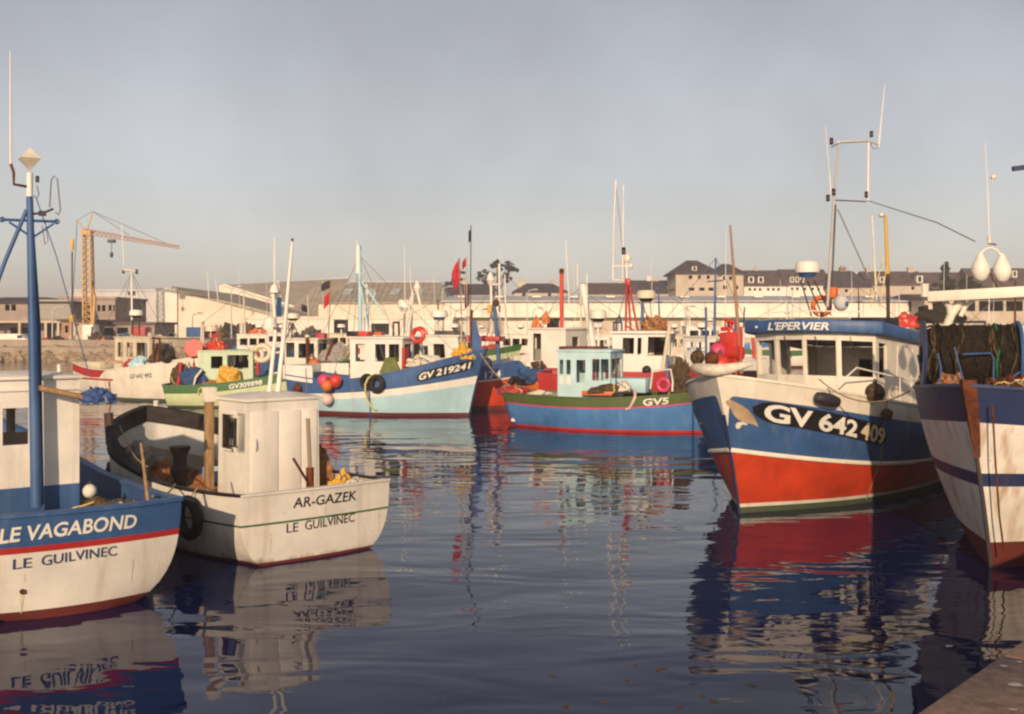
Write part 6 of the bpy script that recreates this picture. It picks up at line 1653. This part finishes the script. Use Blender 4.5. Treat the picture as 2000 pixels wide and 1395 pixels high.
# --- red boat behind the trawler's bow
b11 = make_boat("fishing_boat", "red boat with red lattice gantry behind the trawler's bow", (-.66, -.75), 9.0, 3.4,
                [('z', .2, BOOT), ('z', 1.0, RED), ('s', 0, BUOYRED)], 1.6, 1.7, 2.35, .3, 2, bow=(6.35, 28.6), rake_b=.5, nb=3.0, bulwark=.6, cap=RED, inner=RED)
R = b11.root
xg = b11.L / 2 - 1.3
A = lambda px, py, x=xg: b11.XP(px, py, x)
def P11(name, pix, r, mat=BUOYRED, x=xg): return pole(R, name, [b11.XP(a, b_, x) for a, b_ in pix], r, mat)
for pix in ([(1407, 735), (1409, 650)], [(1421, 735), (1424, 640)], [(1438, 735), (1436, 650)], [(1447, 740), (1447, 638)]): P11("gantry_post", pix, .05)
P11("gantry_beam", [(1416, 624), (1442, 634)], .045); P11("gantry_beam", [(1409, 643), (1424, 642)], .06); P11("gantry_brace", [(1417, 624), (1416, 643)], .03); P11("gantry_brace", [(1425, 632), (1437, 655)], .035)
P11("gantry_beam", [(1402, 655), (1450, 656)], .035); P11("gantry_post", [(1473, 700), (1470, 660)], .05); P11("gantry_beam", [(1420, 690), (1448, 690)], .22)
m = MB(); m.box(A(1428, 680), (.3, .5, .9)); m.build("winch_housing", BUOYRED, R, bevel=.06)
P11("tall_spar", [(1448, 730), (1440, 620), (1426, 440)], [.06, .05, .03], paint("brown_spar", (.30, .17, .10))); P11("thin_aerial", [(1452, 640), (1454, 600)], .02, DSTEEL)
buoy(b11.world(A(1402, 686, xg + .3)), .235, PINK, "bright pink ball buoy above the trawler's stem head")
buoy(b11.world(A(1406, 714, xg + .5)), .31, BUOYRED, "large red ball buoy under the bright pink one")
pole(R, "blue_post", [W(1379, 735, 29.0), W(1379, 600, 29.0)], .03, BLUE).matrix_parent_inverse = b11.I
m = MB(); m.box(A(1460, 735, xg - 1.0), (1.0, .5, .3)); m.build("deck_locker", BLACK, R, bevel=.02)
# brown gear and an awning in front of the white wheelhouse boat
heap(W(1330, 738, 37.7), (.7, .5, 1.0), NETBR, "tall brown heap of rope and pots left of the brown floats", "gear", "gear_pile", 91, .7, freq=2.6).location.z = 1.25

# --- cream boat with red stern at left
b3 = make_boat("fishing_boat", "cream boat with red stern bulwark and cream wheelhouse near the crane", (.76, -.65), 8.7, 3.3,
               [('z', .12, BOOTG), ('z', lambda t: .70, CREAMW), ('z', lambda t: 1.0 + .2 * t, CREAMW), ('s', lambda t: .42 * (1 - smoothstep(.34, .42, t)), CREAMW), ('s', 0.0, RED)], 1.75, 1.45, 2.15, .35, 1.8,
               bow=(-15.6, 52.4), rake_b=.45, rake_s=.1, wt=.85, nb=2.7, bulwark=.5, cap=CREAMW, inner=CREAMW)
R = b3.root
b3.strake(lambda t: .98, .05, RED, 0.02, .50, sides=(-1,))
b3.hull_text("registration_lettering", "whitereg", -1, (254, 740), (297, 737), .22, LETBL, .02)
t, z = b3.pick(215, 760, -1)
m = MB(); vs_ = []
for i in range(7):
    q = .9 - i * .13; ww = .012 - .001 * i; vs_ += [b3.pt(t - ww, q, -1, .01), b3.pt(t + ww, q, -1, .01)]
m.add(vs_, [(2 * i, 2 * i + 1, 2 * i + 3, 2 * i + 2) for i in range(6)]); m.build("rust_run", RUN, R)
b3.stem(RED, .09, 1.0)
yy = -.72; xl = b3.C(224, 690, yy).x; xr = b3.C(292, 690, yy).x
cabin(b3, xl, xr, .72, .95, b3.C(262, 661, yy).z, CREAM, side=[(.08, .24, .55, .90), (.34, .54, .55, .90), (.62, .94, .55, .90)], front=[(.1, .45, .55, .9), (.55, .9, .55, .9)], aft=[(.2, .45, .55, .9), (.55, .8, .55, .9)], over=.08, pane=GLASSC, rad=.03)
P_(b3, "mast", [(258, 658), (257, 530)], .05, WHITE); P_(b3, "mast_yard", [(240, 527), (268, 530)], .06, WHITE); lamp(R, b3.C(241, 530), .12); lamp(R, b3.C(267, 531), .12); lamp(R, b3.C(262, 573), .11); lamp(R, b3.C(252, 573), .09)
P_(b3, "whip_aerial", [(242, 520), (238, 440)], .025, WHITE); P_(b3, "stay", [(256, 575), (246, 620)], .02, WIRE); P_(b3, "radar_leg", [(258, 625), (258, 655)], .05, RUST); P_(b3, "radar_leg", [(272, 625), (272, 655)], .04, RUST)
radar(R, b3.C(266, 615), .34, .34, WHITE, BLACK)
m = MB(); m.box(b3.C(195, 713, -.6), (1.4, .8, .35)); m.build("stern_locker", CREAM, R, bevel=.03)
P_(b3, "stern_rail", [(205, 712), (215, 704), (238, 706), (240, 716)], .025, ORANGE, -1.0)
for pix in ([(300, 712), (300, 658)], [(310, 708), (312, 662)]): P_(b3, "gallows_post", pix, .05, RUST, -.8)
P_(b3, "gallows_beam", [(298, 660), (313, 662)], .05, RUST, -.8)
tyre(b3.world(b3.C(324, 694, -.9)), .28, .1, b3.M.to_3x3() @ V3((.2, -1, 0)), "black tyre standing on the cream boat's foredeck")
heap(b3.world(b3.C(318, 708, -.2)) , (1.2, .9, .9), NETBR, "brown net heap beside the tyre on the cream boat", seed=95)
heap(b3.world(b3.C(272, 718, -1.1)), (.9, .5, .5), PALEB, "grey blue bundle against the cream wheelhouse", "bundle", "cloth_bundle", 96)
heap(b3.world(b3.C(256, 718, -1.1)), (.7, .4, .4), RED, "red cloth bundle against the cream wheelhouse", "bundle", "cloth_bundle", 97)

# --- pale green boat
b4 = make_boat("fishing_boat", "pale green boat with dark green rail and red net drum", (.99, .10), 8.6, 3.3,
               [('z', .10, BOOTG), ('s', lambda t: .34, PGREEN), ('s', 0.0, GREEN)], .98, .98, 2.3, .12, 1.5,
               stern=(-15.55, 49.6), rake_b=.6, rake_s=.2, wt=.75, nb=2.6, bulwark=.35, cap=GREEN, inner=PGREENH, camber=.2)
R = b4.root
b4.sheer_text("registration_lettering", "green", -1, (447, 750), (512, 737), .29, .22, LETW)
t, z = b4.pick(508, 773, -1); m = MB(); m.box(b4.pt(t, z, -1, .01), (.28, .02, .18)); m.build("scupper", DSTEEL, R)
yy = -.95; xl = b4.C(386, 700, yy).x; xr = b4.C(494, 700, yy).x
cabin(b4, xl, xr, .95, .65, b4.C(440, 688, yy).z, PGREENH, side=[(.24, .45, .60, .90), (.53, .92, .58, .93)], front=[(.1, .9, .6, .9)], aft=[(.3, .7, .6, .9)], pane=GLASSD, over=.04, rad=.06)
c = b4.C(380, 682, -.5); rot = Matrix.Rotation(math.radians(75), 3, 'X')
m = MB(); m.lathe(c, [(.40, -.26), (.42, -.24), (.18, -.2), (.18, .16), (.42, .2), (.40, .24)], 22, 0, rot); m.build("net_drum", BUOYRED, R, smooth=30)
P_(b4, "drum_post", [(380, 690), (386, 745)], .06, RED, -.4)
m = MB(); m.tube([b4.C(384, 700, -.7), b4.C(386, 716, -.7)], [.12, .09], 10); m.build("white_roller", WHITE, R)
P_(b4, "stern_post", [(354, 708), (348, 752)], .09, RED, 0.0)
heap(b4.world(b4.C(383, 752, -.8)), (1.3, .9, .75), NETB, "blue and purple net at the pale green stern", seed=101)
heap(b4.world(b4.C(445, 748, -1.25)), (.95, .4, .75), OILY, "yellow oilskins hung on the pale green cabin side", "oilskins", "oilskin_bundle", 102, .5)
heap(b4.world(b4.C(408, 754, -1.0)), (.9, .5, .3), NETO, "orange rope coil at the pale green boat's rail", "rope", "rope_coil", 103)
heap(b4.world(b4.C(352, 752, .4)), (.9, .8, 1.0), NETBR, "dark brown net at the pale green boat's stern post", seed=104)
m = MB(); c = b4.C(512, 690, -.6); rot2 = Matrix.Rotation(math.radians(70), 3, 'X')
m.torus(c, .36, .13, rot2, 24, 10); m.torus(c + V3((-.3, .1, -.1)), .30, .10, rot2, 24, 10); m.build("net_hauler", CREAM, R); P_(b4, "hauler_post", [(502, 690), (504, 730)], .1, RED, -.6)
rope_line("hose", [b4.world(b4.C(378, 755, -1.4)), b4.world(b4.C(382, 738, -1.5)), b4.world(b4.C(394, 722, -1.3))], .05, CANVAS, "pale hose arching at the pale green stern")
t, z = b4.pick(390, 768, -1); rope_line("mooring_rope", [b4.world(b4.C(396, 757, -1.6)), b4.world(b4.pt(t, .85, -1, .06)), b4.world(b4.pt(t - .005, .62, -1, .05))], .04, ROPEY, "yellow rope over the pale green boat's rail")
P_(b4, "lattice_mast", [(432, 680), (431, 635)], .05, GREEN, 0); heap(b4.world(b4.C(422, 684, 0)), (.9, .6, .45), BUOYRED, "red gear on the pale green cabin roof", "gear", "gear_pile", 105, .6, freq=3)
P_(b4, "whip_aerial", [(412, 660), (405, 530)], .02, WHITE); P_(b4, "whip_aerial", [(432, 640), (421, 545)], .02, WHITE)
radar(R, b4.C(413, 646, .3), .3, .3, CREAM, RUST); P_(b4, "radar_post", [(413, 655), (413, 684)], .04, DSTEEL, .3)

# --- blue hulled boat with dark windows between the green and the numbered boat
b14 = make_boat("fishing_boat", "blue boat with cream wheelhouse and radar tripod behind the white bipod mast", (.97, -.22), 9.0, 3.4,
                [('z', .2, BOOT), ('s', 0, BLUE)], 1.7, 1.6, 2.4, .3, 2, bow=(-12.0, 58.5), nb=2.6, cap=BLUE, inner=BLUE)
R = b14.root; yy = -1.0
xl = b14.C(556, 690, yy).x; xr = b14.C(620, 690, yy).x
cabin(b14, xl, xr, 1.0, 1.1, b14.C(590, 664, yy).z, CREAMW, side=[(.04, .30, .50, .92), (.42, .90, .48, .90)], front=[(.1, .9, .5, .9)], pane=GLASSD, over=.12)
radar(R, b14.C(572, 621), .38, .34, CREAMW, BLACK)
for pix in ([(572, 630), (556, 668)], [(572, 630), (588, 668)], [(571, 630), (570, 668)]): P_(b14, "radar_leg", pix, .035, DSTEEL)
P_(b14, "rust_post", [(601, 715), (600, 660)], .10, RUST, -1.15); m = MB(); m.ball(b14.C(600, 657, -1.15), .14, 10, .6); m.build("post_cap", CREAMW, R)
P_(b14, "dan_pole", [(640, 700), (646, 548)], .03, WOOD, -.6); flag(b14, 646, 548, .55, .4, FLAGK, -.6, drop=.3); flag(b14, 644, 570, .35, .6, FLAGR, -.6, drop=1.0)
P_(b14, "dan_pole", [(603, 640), (601, 575)], .03, CREAM, .5); flag(b14, 600, 600, .35, .35, FLAGK, .5, drop=-.6)
buoy(b14.world(b14.C(613, 713, -1.3)), .33, ORANGE, "orange buoy behind the white stern bulwark")
P_(b14, "boom", [(650, 665), (636, 708)], .09, RUST, -.9); heap(b14.world(b14.C(660, 706, -.5)), (1.6, 1, 1.0), NETW, "pale net piled between the radar tripod and white wheelhouse", seed=111)
m = MB(); m.box(b14.C(628, 660, 0), (.5, .5, .5)); m.build("deck_light", RED, R, bevel=.05)
P_(b14, "stay", [(601, 575), (560, 660)], .012, WIRE)

# ------------------------------------------------------------------ far boats
def far_boat(label, px, D, head, L, hullm, bandm, housem, seed, hw=1.1, zb=2.3, mast=WHITE, house_at=.35, house_h=1.9):
    r = random.Random(seed)
    h = V3((head[0], head[1], 0)).normalized(); c = W(px, HZ, D)
    bt = make_boat("fishing_boat", label, head, L, L * .34, [('z', .2, BOOT), ('s', .45, hullm), ('s', 0, bandm)], 1.7, 1.5, zb, .3, 2,
                   bow=(c.x + h.x * L / 2, c.y + h.y * L / 2), N=26, cap=bandm, inner=bandm)
    xa = -L / 2 + L * house_at; cabin(bt, xa, xa + L * .24, hw, 1.1, 1.1 + house_h, housem, side=[(.1, .35, .55, .85), (.42, .66, .55, .85), (.72, .94, .55, .85)], front=[(.08, .46, .55, .85), (.54, .92, .55, .85)], aft=[(.3, .7, .1, .85)], pane=GLASSD)
    mh = r.uniform(5.5, 8)
    pole(bt.root, "mast", [(xa + .6, 0, 1.1 + house_h), (xa + .5, 0, mh)], [.09, .05], mast)
    pole(bt.root, "mast_yard", [(xa + .55, -.7, mh * .82), (xa + .55, .7, mh * .82)], .04, mast)
    pole(bt.root, "whip_aerial", [(xa + .2, .5, 1.2 + house_h), (xa + .1, .5, mh + 2.0)], [.03, .015], WHITE)
    radar(bt.root, V3((xa + L * .18, 0, 1.75 + house_h)), .35, .35, WHITE, BLACK); pole(bt.root, "radar_post", [(xa + L * .18, 0, 1.1 + house_h), (xa + L * .18, 0, 1.7 + house_h)], .06, mast)
    xg = -L / 2 + .7
    for s_ in (-1, 1): pole(bt.root, "gallows_post", [(xg, s_ * 1.1, 1.2), (xg, s_ * 1.0, 4.0)], .08, mast)
    pole(bt.root, "gallows_beam", [(xg, -1.05, 4.0), (xg, 1.05, 4.0)], .08, mast)
    pole(bt.root, "stay", [(xa + .5, 0, mh), (L / 2, 0, zb)], .02, WIRE); pole(bt.root, "stay", [(xa + .5, 0, mh), (xg, 0, 4.0)], .02, WIRE)
    return bt
far_boat("large white boat with blue stripe at the far quay behind the red gantry", 1420, 112, (1, .05), 15, WHITE, SKYB, WHITE, 1, zb=3.0, house_h=2.6, house_at=.2)
far_boat("white boat with brown windows behind the brown heap", 1366, 66, (-.85, -.5), 9, WHITE, WHITE, WHITE, 2, mast=BLUE, house_at=.3, house_h=1.9)
far_boat("blue boat with red gear right of the yellow topped post", 1800, 74, (-.9, -.4), 11, BLUE, BLUE, CREAM, 3, mast=DSTEEL)
far_boat("navy boat beyond the white gantry leg", 1858, 92, (-.8, -.6), 11, NAVY, SKYB, WHITE, 4)
far_boat("red and orange boat seen under the white gantry", 1960, 78, (-.9, -.35), 11, RED, ORANGE, CREAM, 5, mast=RUST)
far_boat("pale blue boat at the far quay under the gantry beam", 1912, 112, (-.9, .3), 10, PALEB, WHITE, WHITE, 6)
far_boat("white and red boat at the far quay left of the blue mast", 935, 120, (1, .1), 11, WHITE, RED, WHITE, 7, mast=CREAM)
far_boat("dark green boat at the far quay behind the orange red mast", 1120, 122, (1, .0), 11, GREEN, WHITE, CREAMW, 8)
far_boat("small white boat moored by the tan warehouse", 545, 112, (.9, .3), 9, WHITE, BLUE, WHITE, 9)
heap(W(1834, 632, 73), (3.2, 2.0, 1.3), NETGR, "dark green nets on the blue boat near the gantry leg", seed=121, freq=2.4)
heap(W(1770, 640, 72), (1.6, 1.2, 1.0), BUOYRED, "red gear on the blue boat right of the yellow topped post", "gear", "gear_pile", 122, .5)

def stays(bt, top, ends, y=0.0, r=.012):
    for en in ends: pole(bt.root, "stay", [bt.C(*top, y), bt.C(*en[:2], en[2] if len(en) > 2 else y)], r, WIRE, 5)
stays(b5, (703, 500), [(600, 715), (690, 655), (900, 700), (800, 715)]); stays(b5, (699, 535), [(650, 742, -1.2), (760, 735, -1.2)])
stays(b6, (806, 566), [(770, 690), (905, 700)], .5); stays(b7, (975, 520), [(940, 715), (1005, 735)], .8)
stays(b9, (1226, 552), [(1200, 650), (1305, 690), (1180, 735)]); stays(b9, (1203, 360), [(1222, 548)], .3)
stays(b3, (257, 532), [(170, 708), (350, 700), (225, 660), (298, 660)]); stays(b4, (431, 640), [(350, 745), (500, 690)])
stays(b14, (572, 622), [(530, 700), (640, 700)])
far_boat("cream boat with blue rail moored behind the white bipod mast", 500, 90, (.95, .2), 10, CREAMW, BLUE, CREAMW, 12, mast=CREAM)
far_boat("red and white boat far behind the orange buoys", 660, 96, (.95, .1), 10, WHITE, RED, CREAM, 13)
far_boat("pale green boat far behind the flag poles", 880, 84, (.95, -.1), 10, PGREEN, GREEN, WHITE, 14, mast=RUST)
far_boat("blue boat far behind the blue mast and yellow block", 1010, 88, (.95, .1), 10, BLUE, WHITE, CREAMW, 15)
far_boat("white boat with red rail far left of the red tripod", 1160, 78, (.95, .1), 10, WHITE, RED, WHITE, 16, mast=CREAM)
far_boat("orange red boat far behind the blue post", 1310, 84, (.95, .2), 10, REDOR, WHITE, CREAM, 17, mast=BLUE)
far_boat("white boat with green rail behind the trawler's radar", 1560, 98, (.95, .1), 11, WHITE, GREEN, WHITE, 18)
far_boat("navy and cream boat behind the trawler's yellow topped post", 1700, 96, (.95, .15), 11, NAVY, CREAMW, CREAM, 19, mast=RUST)
rope_line("mooring_rope", [b5.world((b5.L / 2 + .5, -.1, 2.6)), b8.world((-b8.L / 2 + .3, .5, 1.3))], .025, ROPE, "mooring rope from the numbered blue bow to the bright blue stern", sag=.5)
rope_line("mooring_rope", [b4.world((-b4.L / 2 + .1, -.6, 1.0)), b3.world((b3.L / 2, 0, 2.1))], .025, ROPE, "mooring rope between the cream bow and the pale green stern", sag=.3)
rope_line("mooring_rope", [b8.world((b8.L / 2, .2, 1.6)), b9.world((b9.L / 2 - .5, -1.2, 2.0))], .025, ROPE, "mooring rope behind the trawler's stem head", sag=.3)

# ------------------------------------------------------------------ scraps afloat
FOAM = paint("foam_scrap", (.7, .66, .6)); WEED = rough_mat("weed", (.05, .03, .015), (.14, .08, .03), 20)
rs = random.Random(31)
sp = [(1852, 1262, .05, FOAM), (1316, 1318, .015, WEED), (1080, 1322, .05, WEED), (1225, 1330, .04, WEED), (1290, 1308, .08, WEED), (1395, 1372, .06, WEED), (1072, 1342, .03, WEED), (1105, 1382, .05, WEED), (1240, 1300, .04, WEED), (860, 1366, .03, WEED), (1370, 1360, .05, WEED), (1180, 1370, .05, WEED), (1330, 1385, .04, WEED), (1470, 1340, .06, WEED)]
nth = ("first", "second", "third", "fourth", "fifth", "sixth", "seventh", "eighth", "ninth", "tenth", "eleventh", "twelfth", "thirteenth", "fourteenth", "fifteenth", "sixteenth")
order = sorted(range(len(sp)), key=lambda i: sp[i][0])
for i, (px, py, r, mt) in enumerate(sp):
    D = EYE * F / (py - HZ); c = W(px, py, D); m = MB()
    m.lump((0, 0, -.012), (r * 2.2, r * 1.5, .03), i + .5, .6, 1.8, 2, flat=False)
    o = thing(m, "floating_scrap", mt, "%s %s scrap floating in the foreground, counted from the left" % (nth[order.index(i)], "white" if mt is FOAM else ("ochre" if mt is OILY else "brown weed")), "flotsam", "scraps floating on the water", smooth=50)
    o.location = (c.x, c.y, .004); o.rotation_euler = (0, 0, rs.uniform(0, 6))

# ------------------------------------------------------------------ hazy air over the harbour
hm = bpy.data.materials.new("haze")
hm.use_nodes = True
hn = hm.node_tree.nodes
hn.remove(hn["Principled BSDF"])
pv_ = hn.new("ShaderNodeVolumePrincipled")
pv_.inputs['Color'].default_value = (0.92, 0.86, 0.90, 1)
pv_.inputs['Density'].default_value = HAZE
hm.node_tree.links.new(pv_.outputs[0], hn["Material Output"].inputs['Volume'])
mb = MB(); mb.box((0, 410, 11), (1640, 1020, 26))
hz = mb.build("haze", hm, None, smooth=0)
hz["kind"] = "stuff"; hz["label"] = "thin evening haze over the whole harbour"; hz["category"] = "haze"
